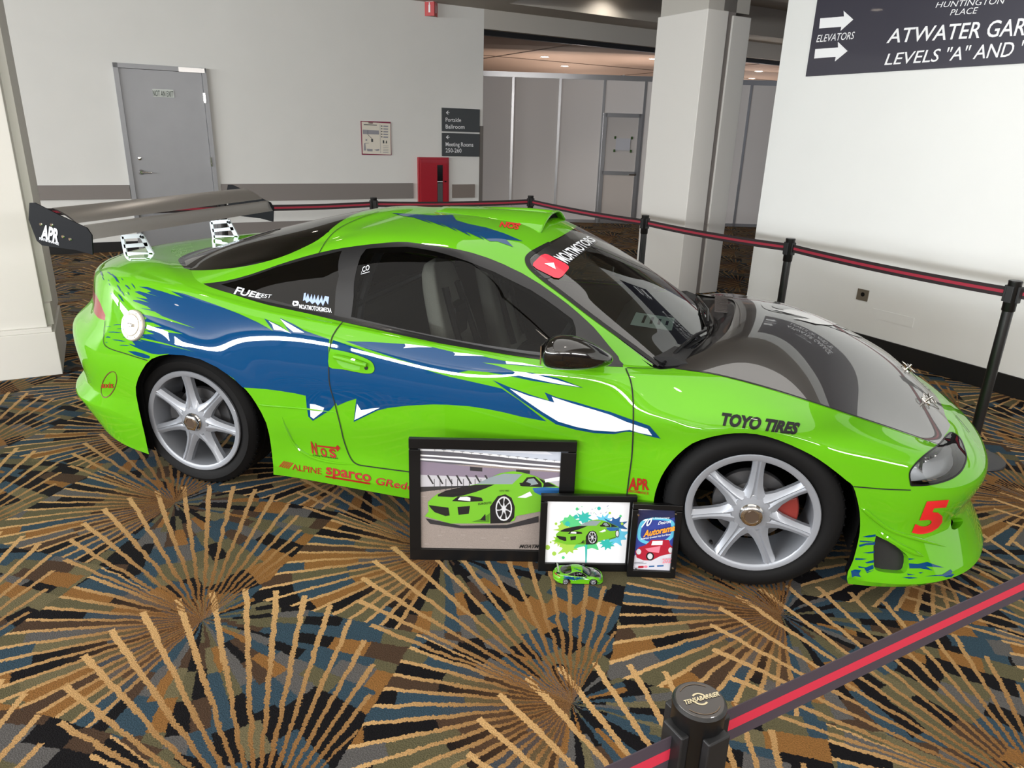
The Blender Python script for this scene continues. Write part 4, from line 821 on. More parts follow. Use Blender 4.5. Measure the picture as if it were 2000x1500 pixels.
CARPET=carpet()
b=MB(); b.box((0,4,-.05),(44,44,.1)); b.build('floor',CARPET,kind='structure')
# ---------------------------------------------------------------- walls and ceiling (room axes E1, E2)
AX=[E1,E2,np.array([0,0,1.])]
def rbox(B,p0,p1,q0,q1,z0,z1,mi=0): return B.box(rm((p0+p1)/2,(q0+q1)/2,(z0+z1)/2),(abs(p1-p0),abs(q1-q0),abs(z1-z0)),mi,AX)
WALL=mat('wall_paint',(224,224,220),.75,spec=.3,noise=.03,scale=3,bump=.05); WALL2=mat('wall_paint_bright',(226,228,226),.6,noise=.02,scale=3,bump=.05)
COLM=mat('column_panel',(212,210,205),.6); BASEB=mat('black_baseboard',(12,12,13),.5); CEIL=mat('ceiling_paint',(176,170,160),.85); CEILT=mat('ceiling_tan',(170,142,124),.85)
GREY=mat('rail_grey',(128,122,118),.5); STEEL=mat('door_steel_grey',(150,151,154),.42,metal=.35,noise=.06,scale=5)
QB=8.574; PR=2.80; HC=3.4
NB=-E2; NRW=-E1
def bw(px,py): X=onplane(px,py,rm(0,QB),E2); return rc(X)[0],X[2]
def rw(px,py): X=onplane(px,py,rm(PR,0),E1); return rc(X)[1],X[2]
pc,_=bw(943,200)
dl,dt=bw(219,123); dr,dt2=bw(401,133); dt=(dt+dt2)/2
b=MB(); rbox(b,-14,dl,QB,QB+.3,0,HC); rbox(b,dr,pc,QB,QB+.3,0,HC); rbox(b,dl,dr,QB,QB+.3,dt,HC); b.build('wall_back',WALL,kind='structure')
b=MB(); rbox(b,-12,dl,QB-.014,QB,0,.13); rbox(b,dr,pc,QB-.014,QB,0,.13); b.build('baseboard_back',BASEB,kind='structure')
ql,_=rw(1498,300)
b=MB(); rbox(b,PR,PR+.3,-7,ql,0,HC+.5); b.build('wall_right',WALL2,kind='structure')
b=MB(); rbox(b,PR-.014,PR,-7,ql,0,.145); b.build('baseboard_right',BASEB,kind='structure')
# window wall behind the photographer: sill, head, mullions
b=MB(); rbox(b,WP-.3,WP,-15,13,0,1.85); rbox(b,WP-.3,WP,-15,13,3.2,HC)
for k in range(16): rbox(b,WP-.05,WP+.26,-15+1.8*k-.04,-15+1.8*k+.04,1.85,3.2)
b.build('wall_left',mat('window_wall_frame',(120,120,120),.5),kind='structure')
b=MB(); rbox(b,-14.5,pc+.05,-9.2,QB,HC,HC+.1); rbox(b,pc+.05,14,8.0,QB+.3,HC,HC+.1); rbox(b,pc+.05,14,7.9,8.0,HC,HC+.45); rbox(b,pc+.05,14,-9.2,7.9,HC+.45,HC+.5)
b.build('ceiling',CEIL,kind='structure')
b=MB(); rbox(b,pc,14,QB,QB+.12,3.13,HC); b.build('trim_1',mat('header_grey',(190,186,178),.8),kind='structure')
b=MB(); rbox(b,-6,16,QB+.12,26,3.06,3.12); b.build('ceiling_2',CEILT,kind='structure')
b=MB(); rbox(b,pc,14,QB+.10,QB+.16,3.055,3.13); b.build('trim_2',BASEB,kind='structure')
b=MB()
for q in (11.4,15.2): rbox(b,-4,14,q,q+.05,3.052,3.062)
for p in (4.6,9): rbox(b,p,p+.04,QB+.2,25,3.052,3.062)
b.build('trim_3',mat('joint_brown',(96,78,66),.9),kind='structure')
b=MB(); rbox(b,-6,16,26,26.2,0,3.2); b.build('wall_far',mat('far_wall',(120,108,98),.9),kind='structure')
b=MB(); rbox(b,-14.5,6,-9.3,-9.0,0,HC); b.build('wall_unseen',mat('wall_unseen_dark',(96,90,86),.8),kind='structure')  # unseen dark wall added to keep bright sky out of the car's reflections
# lamps of the corridor ceiling
LAMP=mat('lamp_glow',(255,236,214),.5,emit=14); LRIM=mat('lamp_rim',(220,214,205),.5)
def downlight(X,label,z,r=.075,power=120,lab=None):
    e=empty('ceiling_downlight',(X[0],X[1],z),label=label,cat='ceiling light',group='round downlights in the corridor ceiling')
    b=MB(); b.lathe([(r,-.004),(r+.018,-.006),(r+.02,0)],(0,0,0),(0,0,1),24); b.build('lamp_rim',LRIM,e); b=MB(); b.lathe([(0,-.003),(r,-.003)],(0,0,0),(0,0,1),24); b.build('lamp_disc',LAMP,e)
    far=z<3.2
    l=bpy.data.lights.new('downlight_lamp','POINT' if far else 'SPOT'); l.energy=power*(.36 if far else 1)
    if not far: l.spot_size=2.2; l.spot_blend=.6
    l.color=(1,.93,.85); l.shadow_soft_size=.08; o=bpy.data.objects.new('downlight_lamp',l); COL.objects.link(o); o.location=(X[0],X[1],z-(1.3 if far else .02))
for (x,y),lb in (((1064,111),'round lit downlight nearest the door wall in the tan corridor ceiling'),((1103,129),'middle downlight of the row of three above the partition'),((1133,146),'farthest and smallest downlight of the row of three above the partition'),((1276,115),'round lit downlight half hidden by the square column'),((1482,139),'nearest lit downlight in the gap between column and sign wall'),((1468,153),'middle lit downlight in the gap between column and sign wall'),((1464,165),'farthest lit downlight in the gap between column and sign wall')):
    downlight(un(x,y,2,3.06),lb,3.06)
for (x,y),lb in (((1176,-14),'downlight in the raised ceiling washing the soffit face'),((1489,43),'downlight in the raised ceiling right of the square column')):
    X=un(x,y,2,3.85); 
    if x==1176: X=rm(4.6,7.55)
    downlight(X,lb,3.85,power=45)
for k in range(16):  # the last row is added, out of view, to brighten the door wall
    X=rm(-1.6-3.2*(k%4),-5.2+3.4*(k//4),HC); downlight(X,'round downlight of the near ceiling, out of view',HC,power=18)
    for o_ in [o for o in COL.objects if o.name.startswith('ceiling_downlight')][-1:]: o_['group']='round downlights of the near ceiling'
# door
e=empty('door_1',tuple(rm((dl+dr)/2,QB,0)),math.radians(44.5)); e['kind']='structure'; 
DW=dr-dl
def dbox(name,x0,x1,y0,y1,z0,z1,m,par=e,**k): b=MB(); b.box(((x0+x1)/2,(y0+y1)/2,(z0+z1)/2),(x1-x0,y1-y0,z1-z0)); return b.build(name,m,par,**k)
fw=.055
b=MB(); b.box((-DW/2+fw/2,.0,dt/2),(fw,.10,dt)); b.box((DW/2-fw/2,0,dt/2),(fw,.10,dt)); b.box((0,0,dt-fw/2),(DW,.10,fw)); b.build('door_frame',STEEL,e)
leaf=dbox('door_leaf',-DW/2+fw+.003,DW/2-fw-.003,-.02,.03,.01,dt-fw-.004,STEEL)
dbox('door_stop',-DW/2,DW/2,.05,.06,0,dt,BASEB)
for z in (.4,1.15,1.95): dbox('hinge',DW/2-fw-.012,DW/2-fw+.012,-.062,-.02,z-.06,z+.06,CHROME,leaf)
hp,hz=bw(276,336); hx=hp-(dl+dr)/2
b=MB(); b.lathe([(0,.045),(.018,.045),(.022,.03),(.034,.012),(.034,0)],(hx,-.02,hz),(0,-1,0),20); b.tube([(hx,-.06,hz),(hx+.05,-.064,hz-.002),(hx+.12,-.06,hz-.004)],[.011,.010,.008],10); b.build('lever_handle',CHROME,leaf,smooth=True)
b=MB(); b.lathe([(0,.016),(.020,.014),(.024,.0)],(hx,-.02,hz+.17),(0,-1,0),20); b.build('deadbolt',CHROME,leaf,smooth=True)
p1,z1=bw(727/2,266/2); dbox('closer_plate',DW/2-.33,DW/2-.02,-.062,-.05,dt-.06,dt-.005,ALU)
def plate(name,px0,py0,px1,py1,cast,axis,m,th=.012,**k):
    """flat board on a wall between two photograph corners"""
    a=cast(px0,py0); c=cast(px1,py1); b=MB()
    if cast is bw: rbox(b,a[0],c[0],QB-th,QB,min(a[1],c[1]),max(a[1],c[1]))
    else: rbox(b,PR-th,PR,min(a[0],c[0]),max(a[0],c[0]),min(a[1],c[1]),max(a[1],c[1]))
    return b.build(name,m,None,**k)
cB=lambda off: (lambda x,y:(onplane(x,y,rm(0,QB-off),E2),)); cR=lambda off: (lambda x,y:(onplane(x,y,rm(PR-off,0),E1),))
idf=lambda Q:Q
def flat(name,polys,m,caster,parent=None,mi=None,inv=None,**k):
    """flat printed shapes cast on a plane"""
    V=[];F=[];I=[]; ms=[]
    for poly,mm in polys:
        if mm not in ms: ms.append(mm)
        b_=len(V); V+=[caster(x,y)[0] for x,y in poly]; 
        for f in cdt_fill(poly): F.append(tuple(b_+i for i in f)[::-1]); I.append(ms.index(mm))
    if inv is not None: V=[inv(v) for v in V]
    return link(name,pyd(name,V,F,I),[MATS[q] if isinstance(q,str) else q for q in ms],parent,**k)
PAPER=mat('paper_cream',(226,220,206),.7); SIGNG=mat('sign_dark_grey',(66,70,72),.5); MAG=mat('map_frame_maroon',(130,22,62),.4); FIRE=mat('cabinet_red',(165,14,34),.35,coat=.4); GREYP=mat('print_grey',(150,150,156),.7); SIGNK=mat('sign_slate',(48,47,60),.38,coat=.3); INKG=mat('ink_dark',(60,64,66),.6); WHT=mat('sign_white',(236,238,240),.5)
ns=plate('door_sign',297,173.5,340,191,bw,0,mat('sticker_silver',(196,202,196),.4),label='small silver NOT AN EXIT sticker high on the grey door',cat='sign')
ns.location=tuple(-E2*.021)
pxtext('NOT AN EXIT',(299,187.5),(338,189),(-.8,-11.5),mat('ink_green_black',(48,58,52),.6),(0,-11),.0,off=0,caster=cB(.036),parent=ns,name='lettering',shiftf=lambda Q:[q+E2*.021 for q in Q])
def board(name,x0,y0,x1,y1,**k): return plate(name,x0,y0,x1,y1,bw,0,GREY,.03,**k)
a=bw(60,361); lp,_=bw(252,361)
b=MB(); rbox(b,-6,lp,QB-.03,QB,bw(252,388)[1],bw(252,361)[1]); b.build('wall_guard_rail',GREY,label='grey wall guard board left of the steel door',cat='wall guard',group='grey wall guard boards')
b=MB(); r0,_=bw(431,358); r1,_=bw(806,358); zt=bw(600,358.5)[1]; zb=bw(806,387)[1]; rbox(b,r0,r1,QB-.03,QB,zb,zt); b.build('wall_guard_rail',GREY,label='long grey wall guard board between the steel door and the red cabinet',cat='wall guard',group='grey wall guard boards')
b=MB(); r0,_=bw(883,361); r1,_=bw(926,361); rbox(b,r0,r1,QB-.03,QB,bw(900,386)[1],bw(900,360)[1]); b.build('wall_guard_rail',mat('rail_taupe',(128,118,110),.5),label='short grey wall guard board right of the red cabinet',cat='wall guard',group='grey wall guard boards')
b=MB(); r0=bw(431,480)[0]; rbox(b,r0,pc,QB-.03,QB,.13,.33) ; b.build('wall_guard_rail',GREY,label='low grey guard board seen through the rear window of the car',cat='wall guard',group='grey wall guard boards')
b=MB(); rbox(b,pc-.05,pc+.004,QB-.012,QB-.001,0,bw(940,246)[1]); rbox(b,pc+.001,pc+.012,QB-.012,QB+.30,0,bw(940,246)[1]); b.build('corner_guard',mat('corner_guard_grey',(118,112,106),.4,metal=.3),label='tall grey metal corner guard at the end of the door wall',cat='corner guard')
mp=plate('evacuation_map',704,236,764,303,bw,0,MAG,.014,label='framed evacuation map with maroon border on the white wall',cat='notice')
c_=cB(.0155)
ZM=Z(640,190,6.25)
flat('map_print',[(ZM([(413,298),(765,320),(772,700),(428,688)]),'paper_cream'),(ZM([(495,292),(552,296),(552,325),(497,322)]),'map_frame_maroon')],None,c_,mp)
flat('map_drawing',[(ZM([(427,395),(625,405),(628,455),(430,448)]),'print_grey'),(ZM([(440,328),(600,336),(600,346),(440,338)]),'ink_dark'),(ZM([(636,330),(640,330),(648,680),(644,680)]),'print_grey'),(ZM([(487,400),(491,400),(492,455),(545,505),(541,508),(488,458)]),'ink_dark'),(ZM([(530,508),(553,508),(555,545),(532,545)]),'ink_dark')]+[(ZM([(650,345+33*k),(668,346+33*k),(668,358+33*k),(650,357+33*k)]),'ink_dark') for k in range(5)]+[(ZM([(680,345+33*k),(740,348+33*k),(735,364+33*k),(680,362+33*k)]),'print_grey') for k in range(5)]+[(ZM([(672,525),(690,526),(692,562),(674,562)]),'ink_dark'),(ZM([(712,530),(722,530),(726,562),(708,562)]),'ink_dark')]+[(ZM([(676,590+20*k),(742,592+20*k),(742,597+20*k),(676,595+20*k)]),'print_grey') for k in range(5)]+[(ZM([(445,560),(505,556),(505,560),(460,566),(470,650),(440,650)]),'print_grey'),(ZM([(478,628),(548,632),(548,660),(484,658)]),'print_grey'),(ZM([(565,640),(630,630),(630,650),(600,655)]),'print_grey'),(ZM([(462,512),(482,512),(482,532),(462,532)]),'print_grey')],None,cB(.0165),mp)
sg=[]
for y0,y1,tx,lb in ((210,256.5,(('Portside',237.5,39),('Ballroom',251,37)),'upper dark grey direction sign reading Portside Ballroom'),(258.5,304,(('Meeting Rooms',285.5,54),('250-260',297.5,31)),'lower dark grey direction sign reading Meeting Rooms 250-260')):
    z0=bw(900,y1+ (0 if y0<250 else .5))[1]; z1=bw(900,y0+ 2)[1]; a0=bw(862.5,250)[0]; a1=bw(935.5,250)[0]; b=MB(); rbox(b,a0,a1,QB-.025,QB,z0-.006,z1)
    s_=b.build('direction_sign',SIGNG,label=lb,cat='sign',group='stacked wall direction signs')
    for t,yy,wd in tx: pxtext(t,(870.5,yy),(870.5+wd*(1 if t!='Portside' else .77),yy+wd*.02),(-.2,-8),WHT,bold=.01,off=0,caster=cB(.0265),parent=s_,name='lettering',shiftf=idf)
    yy=y0+10 if y0<250 else y0+9.5; pass
    ar=[(871,yy),(875,yy-4),(876,yy-3.2),(873.5,yy-.6),(878,yy-.5),(878,yy+.6),(873.5,yy+.6),(876,yy+3.2),(875,yy+4)]
    flat('arrow',[(ar,'sign_white')],None,cB(.0265),s_)
# fire cabinet
fc_=empty('fire_cabinet',tuple(rm((bw(815,350)[0]+bw(874.5,350)[0])/2,QB,0)),label='red fire extinguisher cabinet with a slim dark glass panel',cat='fire cabinet')
FC0=np.array(fc_.location); fl=lambda Q:[np.asarray(q)-FC0 for q in Q]
a0=bw(815,350)[0];a1=bw(874.5,350)[0];z0=bw(845,405)[1];z1=bw(845,307)[1]
def fbox(name,x0,x1,q0,q1,za,zb,m,par=fc_,**k):
    b=MB(); b.box(rm((x0+x1)/2,(q0+q1)/2,(za+zb)/2)-FC0,(x1-x0,abs(q1-q0),zb-za),0,AX); return b.build(name,m,par,**k)
fbox('cabinet_body',a0,a1,QB-.05,QB,z0,z1,FIRE,bevel=.006); g0=bw(851,340)[0];g1=bw(861.5,340)[0]; gz0=bw(856,404)[1]; gz1=bw(856,322)[1]
dd=fbox('cabinet_door',a0+.03,a1-.03,QB-.062,QB-.05,z0+.03,z1-.03,FIRE,bevel=.004); fbox('glass_panel',g0,g1,QB-.065,QB-.06,gz0,gz1,mat('cabinet_glass',(14,12,14),.1,coat=1),dd)
fbox('extinguisher',g0+.004,g1-.004,QB-.068,QB-.064,gz0,gz0+(gz1-gz0)*.58,mat('extinguisher_grey',(96,98,96),.3,metal=.4),dd); fbox('extinguisher_band',g0+.002,g1-.002,QB-.070,QB-.064,gz0+(gz1-gz0)*.60,gz0+(gz1-gz0)*.62,WHT,dd)
fbox('latch',g1+.03,g1+.06,QB-.07,QB-.062,gz0+(gz1-gz0)*.60,gz0+(gz1-gz0)*.63,BLK,dd)
# projecting fire sign
X=onplane(842,17,rm(0,QB),E2); ex=empty('projecting_sign',tuple(X),label='small red and white V shaped extinguisher sign under the ceiling',cat='sign')
for s,(A_,B_) in enumerate((((-.10,0),(.0,.115)),((.0,.115),(.10,0)))):
    b=MB(); A3=E1*A_[0]-E2*A_[1]; B3=E1*B_[0]-E2*B_[1]; n_=np.cross(B3-A3,[0,0,1.]); n_/=np.linalg.norm(n_); d_=(B3-A3)/np.linalg.norm(B3-A3)
    b.box((A3+B3)/2,(.15,.004,.21),ax=[d_,n_,np.array([0,0,1.])]); f_=b.build('sign_face',mat('sign_red',(190,32,32),.4),ex)
    b=MB(); c3=(A3+B3)/2+n_*.004; b.box(c3+np.array([0,0,-.01]),(.028,.003,.10),ax=[d_,n_,np.array([0,0,1.])]); b.box(c3+np.array([0,0,.055]),(.014,.003,.03),ax=[d_,n_,np.array([0,0,1.])]); b.box(c3+np.array([0,0,.085]),(.12,.003,.012),ax=[d_,n_,np.array([0,0,1.])]); b.build('pictogram',WHT,f_)
# hanging banner on the right wall
yt=lambda x:-150
a=rw(1575,151); c=rw(2000,122); b=MB(); zb=(a[1]+c[1])/2; rbox(b,PR-.012,PR,-.75,a[0],zb,zb+.86)
sb=b.build('wall_banner',SIGNK,label='large slate garage and elevators banner high on the right wall',cat='sign')
cr=cR(.0135)
def rt(t,p0,p1,h0,h1=None,bold=.0,sh=.22): pxtext(t,p0,p1,h0,WHT,h1 or h0,bold,sh,off=0,caster=cr,parent=sb,name='lettering',shiftf=idf,mx=60)
rt('ATWATER GARAGE',(1731,84),(2078,64),(3,-27),(4,-36),.012); rt('LEVELS "A" AND "B"',(1727,127),(2036,106),(3,-22),(4,-31),.006); rt('ELEVATORS',(1594,82.5),(1668,76),(2,-14),(2,-14.5),.005); rt('HUNTINGTON',(1827,15),(1962,7),(2,-11),(2,-13),-.002); rt('PLACE',(1855,30),(1909,26),(2,-11.5),(2,-12.5),-.002)
ZS=Z(1400,0,2.678)
flat('arrow',[(ZS([(541,96),(665,86),(663,56),(714,102),(647,162),(651,140),(535,149)]),'sign_white'),(ZS([(515,257),(634,248),(633,218),(684,267),(617,322),(622,297),(509,306)]),'sign_white')],None,cr,sb)
# outlet and access panel
o_=plate('wall_outlet',1677,563,1694,589,rw,0,mat('outlet_bronze',(120,112,98),.4,metal=.5),.008,label='small bronze electrical outlet plate low on the right wall',cat='outlet')
X=onplane(1685,575,rm(PR-.008,0),E1); b=MB(); b.lathe([(0,.002),(.017,.002),(.018,0)],X,-E1,16); b.build('socket',BLK,o_)
h_=plate('access_panel',1706,602,1782,640,rw,0,WALL2,.003,label='flush painted access panel below and right of the outlet',cat='panel')
# square column in the middle
C0=onplane(1344,380,rm(PR,0),E1); qc=rc(C0)[1]; qL=rc(onplane(1237,580,rm(PR,0),E1))[1]; e1_=rc(onplane(1345,570,rm(0,qc),E2))[0]; 
col_=empty('square_column',tuple(rm(PR+.3,qc+.3)),label='white panelled square column standing behind the belt barrier',cat='column'); K0=np.array(col_.location)
def cbox(name,p0,p1,q0,q1,z0,z1,m,**k): b=MB(); b.box(rm((p0+p1)/2,(q0+q1)/2,(z0+z1)/2)-K0,(p1-p0,q1-q0,z1-z0),0,AX); return b.build(name,m,col_,**k)
g0=rc(onplane(1382,380,rm(0,qc),E2))[0]; g1=rc(onplane(1391,380,rm(0,qc),E2))[0]; g2=rc(onplane(1424,380,rm(0,qc),E2))[0]
cbox('column_panel',PR,g0,qc,qL,0,2.83,COLM,bevel=.006); cbox('column_panel',g1,g2,qc,qL,0,2.80,COLM,bevel=.006); cbox('column_core',g0-.05,g1+.05,qc+.02,qL-.02,0,2.95,GREY); cbox('column_cap',PR-.0+.02,g2-.02,qc+.02,qL-.02,2.83,3.9,mat('cap_grey',(176,173,166),.7))
# left column with its plinth
lc=empty('corner_column',tuple(rm(-3.6,3.6)),label='white square column with a deep plinth at the left edge',cat='column'); K1=np.array(lc.location)
def lbox(name,p0,p1,q0,q1,z0,z1,m,**k): b=MB(); b.box(rm((p0+p1)/2,(q0+q1)/2,(z0+z1)/2)-K1,(p1-p0,q1-q0,z1-z0),0,AX); return b.build(name,m,lc,**k)
lbox('plinth',-4.3,-2.97,3.25,4.1,0,.295,COLM,bevel=.004); lbox('plinth_cap',-4.3,-2.985,3.262,4.1,.295,.325,COLM,bevel=.004); lbox('side_board',-3.05,-2.975,3.36,4.1,.325,.47,COLM); lbox('shaft',-4.25,-3.01,3.29,4.0,.325,3.4,COLM,bevel=.004); lbox('shaft_side',-4.2,-2.965,3.42,4.02,.47,3.4,GREY if False else COLM)
# ---------------------------------------------------------------- grey partition of exhibition panels
PP=un(1162,435,2,0); pa=math.radians(17); pd=np.array([math.cos(pa),math.sin(pa),0]); pn=np.array([-pd[1],pd[0],0])
def bp_(x,y): X=onplane(x,y,PP,pn); return float((X-PP)@pd),X[2]
pt=empty('exhibition_partition',tuple(PP),pa,label='tall grey panel partition with aluminium posts and a framed door',cat='partition')
PAN=mat('partition_grey',(228,222,218),.6); ALP=mat('partition_aluminium',(190,190,192),.3,metal=.8)
H_=bp_(1094,152)[1]
xs=[bp_(1000,300)[0]-1.0*k for k in (4,3,2,1)]+[bp_(996,400)[0],bp_(1088,300)[0],bp_(1172,300)[0],bp_(1247,300)[0]+.03]; xs+=[xs[-1]+1.0*k for k in (1,2,3)]
xd0,xd1=xs[6],xs[7]; dh=bp_(1215,222)[1]
for i,(x0,x1) in enumerate(zip(xs[:-1],xs[1:])):
    z0=.06 if i!=6 else dh; b=MB(); b.box(((x0+x1)/2,0,(z0+H_)/2),(x1-x0-.04,.02,H_-z0)); b.build('panel',PAN,pt)
for x in xs: b=MB(); b.box((x,0,H_/2),(.045,.05,H_)); b.build('post',ALP,pt)
b=MB(); b.box(((xs[0]+xs[-1])/2,0,H_+.03),(xs[-1]-xs[0],.06,.09)); b.build('top_rail',ALP,pt); b=MB(); b.box(((xs[0]+xs[-1])/2,0,.03),(xs[-1]-xs[0],.05,.06)); b.build('base_rail',ALP,pt)
b=MB(); w_=xd1-xd0
for x in (xd0+.05,xd1-.05): b.box((x,-.03,dh/2),(.07,.04,dh))
for z in (dh-.03,.05,dh*.47): b.box(((xd0+xd1)/2,-.03,z),(w_-.1,.04,.07))
dd=b.build('door_frame',ALP,pt); b=MB(); b.box(((xd0+xd1)/2,-.02,dh*.24),(w_-.15,.015,dh*.44)); b.build('door_panel',mat('partition_door_beige',(204,194,186),.6),dd); b=MB(); b.box(((xd0+xd1)/2,-.02,dh*.73),(w_-.15,.015,dh*.5)); b.build('door_panel',mat('partition_door_grey',(196,190,186),.6),dd)
b=MB(); b.tube([(xd1-.07,-.06,dh*.46),(xd1-.07,-.09,dh*.46),(xd1-.2,-.09,dh*.46)],.012,6); b.build('lever_handle',CHROME,dd)
nx,nz_=bp_(1216,282); b=MB(); b.box((nx,-.045,nz_),(.28,.003,.22)); no=b.build('paper_notice',mat('paper_white',(190,190,196),.7),dd)
b=MB()
for dx,dz in ((-.16,.12),(.16,.12),(-.16,-.12),(.16,-.12)): b.box((nx+dx,-.047,nz_+dz),(.035,.004,.05))
b.build('green_tape',mat('tape_green',(50,84,30),.6),no)['kind']='stuff'
# bluish panels far beyond, between column and right wall
P2=un(1440,420,2,0); b_=empty('far_partition',tuple(P2),math.radians(30),label='bluish white panel screen seen between the column and the sign wall',cat='partition')
for k in range(-3,5):
    b=MB(); b.box((k*.97+.3,0,1.42),(.94,.03,2.78)); b.build('panel',mat('pale_blue_panel',(218,230,252),.5),b_); b=MB(); b.box((k*.97-.185,-.01,1.42),(.03,.05,2.84)); b.build('post',ALP,b_)
# ---------------------------------------------------------------- belt barriers
PB=mat('post_black',(16,17,19),.38,coat=.3); BELT=mat('belt_dark',(58,48,58),.75); BELT2=mat('belt_shadow_dark',(34,24,27),.75); STR=mat('belt_stripe_red',(188,34,60),.7); STR2=mat('belt_stripe_shadow',(150,32,54),.7)  # far belts use a darker copy, shade put into belt and stripe colours
def post(p,q,label,rot=0,cap=False,zt=1.0):
    e=empty('barrier_post',tuple(rm(p,q)),label=label,cat='barrier post',group='black belt barrier posts')
    b=MB(); b.lathe([(0,.0),(.172,.0),(.176,.006),(.172,.014),(.09,.026),(.036,.034),(.032,.04),(0,.04)],(0,0,0),(0,0,1),48); b.build('base',mat('post_base',(44,44,48),.45,metal=.3),e,smooth=True)
    b=MB(); b.lathe([(.0,.03),(.0265,.03),(.0265,zt-.15),(0,zt-.15)],(0,0,0),(0,0,1),32); b.build('pole',PB,e,smooth=True)
    b=MB(); b.lathe([(.0,zt-.16),(.029,zt-.16),(.0315,zt-.155),(.0315,zt-.012),(.0325,zt-.008),(.0325,zt-.003),(.030,zt),(0,zt)],(0,0,0),(0,0,1),40); hd=b.build('head',mat('post_head',(9,9,10),.35),e,smooth=True)
    b=MB()
    for k in range(4):
        a=rot+k*math.pi/2+math.radians(44.5); d=np.array([math.cos(a),math.sin(a),0]); t=np.array([-d[1],d[0],0])
        b.box(d*.033+np.array([0,0,zt-.070]),(.012,.034,.085),ax=[d,t,np.array([0,0,1.])])
    b.build('belt_clip',mat('clip_charcoal',(18,19,21),.5),hd,bevel=.002)
    if cap:
        b=MB(); b.lathe([(0,zt+.0008),(.0285,zt+.0008),(.0290,zt)],(0,0,0),(0,0,1),40); ds=b.build('cap_label',mat('cap_brown',(40,33,28),.3,coat=.5),hd)
        org=rm(p,q); sf=lambda Q:[np.asarray(v)-org for v in Q]; cz=lambda x,y:(un(x,y,2,zt+.0016),); CG=mat('cap_gold',(196,184,150),.4); CG2=mat('cap_gold_dim',(96,78,58),.5)
        pxtext('TENSABARRIER',(1338,1376),(1406,1358),(-3,-8),CG,(-2,-8),.04,off=0,caster=cz,parent=ds,name='lettering',shiftf=sf)
        def arc(r0,r1,a0,a1,m_,z_=.0012):
            V=[];n=24
            for k in range(n+1):
                a=a0+(a1-a0)*k/n
                for r_ in (r0,r1): V.append((r_*math.cos(a),r_*math.sin(a),zt+z_))
            link('cap_ring',pyd('cap_ring',V,[(2*k,2*k+1,2*k+3,2*k+2) for k in range(n)]),m_,ds)
        arc(.0075,.0098,.7,2.9,CG); arc(.0075,.0098,3.9,6.0,CG); arc(.0235,.0245,1.3,2.9,CG2,.0014); arc(.0235,.0245,4.2,6.1,CG2,.0014)
    return e
posts=[(-1.66,4.65,'black barrier post behind the rear wing'),(-.25,4.72,'black barrier post behind the rear of the roof'),(1.50,4.65,'black barrier post at the far corner of the roped area'),(1.52,2.72,'black barrier post in front of the square column'),(1.59,1.22,'black barrier post in front of the right wall beyond the hood'),(1.46,-.32,'black barrier post nearest the front bumper, with its round base in view')]
for p,q,l in posts: post(p,q,l)
post(-2.02,-1.735,'black belt barrier post with lettered cap in the foreground',cap=True)
def belt(a,b_,label,m1,m2,sag=.0,z=.935,h=.054):
    A=rm(*a,z);B=rm(*b_,z); d=(B-A)/np.linalg.norm(B-A); A=A+d*.032;B=B-d*.032; n=16; e=None
    def strip(name,w,off,m,par=None,**k):
        s=np.cross(d,[0,0,1.]); V=[];F=[]
        for i in range(n+1):
            t=i/n; c=A+(B-A)*t-np.array([0,0,4*sag*t*(1-t)])
            for sy,sz in ((-off,-w/2),(off,-w/2),(off,w/2),(-off,w/2)): V.append(c+s*sy+np.array([0,0,sz]))
        for i in range(n):
            for k_ in range(4): F.append((i*4+k_,i*4+(k_+1)%4,i*4+4+(k_+1)%4,i*4+4+k_))
        F+=[(3,2,1,0),tuple(4*n+k_ for k_ in range(4))]
        return link(name,pyd(name,V,F),m,par,**k)
    o=strip('barrier_belt',h,.0008,m1,label=label,cat='barrier belt',group='black barrier belts with a red stripe'); strip('belt_stripe',h*.31,.0012,m2,o)
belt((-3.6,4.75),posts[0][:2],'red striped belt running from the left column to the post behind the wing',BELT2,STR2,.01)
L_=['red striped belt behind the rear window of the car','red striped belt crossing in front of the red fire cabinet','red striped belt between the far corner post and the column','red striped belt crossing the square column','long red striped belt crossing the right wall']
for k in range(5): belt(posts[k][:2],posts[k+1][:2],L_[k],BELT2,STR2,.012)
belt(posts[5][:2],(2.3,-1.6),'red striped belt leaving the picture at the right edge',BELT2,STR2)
belt((-2.02,-1.735),(.0,-1.765),'wide foreground belt with bright red stripe right of the capped post',BELT,STR); belt((-4.0,-1.72),(-2.02,-1.735),'foreground belt with bright red stripe left of the capped post',BELT,STR)
# ---------------------------------------------------------------- framed pictures and the plaque leaning on the car
ZF=Z(780,840,3.3333)
class Leaning:
    """a frame standing on the floor along bl-br and leaning back; tl fixes its height"""
    def __init__(s,bl,br,tl,lean,tr=None):
        s.B=un(*bl,2,0); R_=un(*br,2,0); s.u=(R_-s.B)/np.linalg.norm(R_-s.B); s.w=np.linalg.norm(R_-s.B); back=np.array([-s.u[1],s.u[0],0]); a=math.radians(lean)
        s.v=back*math.sin(a)+np.array([0,0,1])*math.cos(a); s.n=np.cross(s.u,s.v); s.n/=np.linalg.norm(s.n)   # n points to the viewer
        if s.n@(CAM-s.B)<0: s.n=-s.n
        t=s.to(*tl); s.h=t[1]
        if tr is not None: s.w=s.to(*tr)[0]
    def at(s,x,y,off=0): return onplane(x,y,s.B+s.n*off,s.n)
    def to(s,x,y,off=0): d=s.at(x,y,off)-s.B; return float(d@s.u),float(d@s.v)
    def P(s,u,v,o=0): return s.B+s.u*u+s.v*v+s.n*o
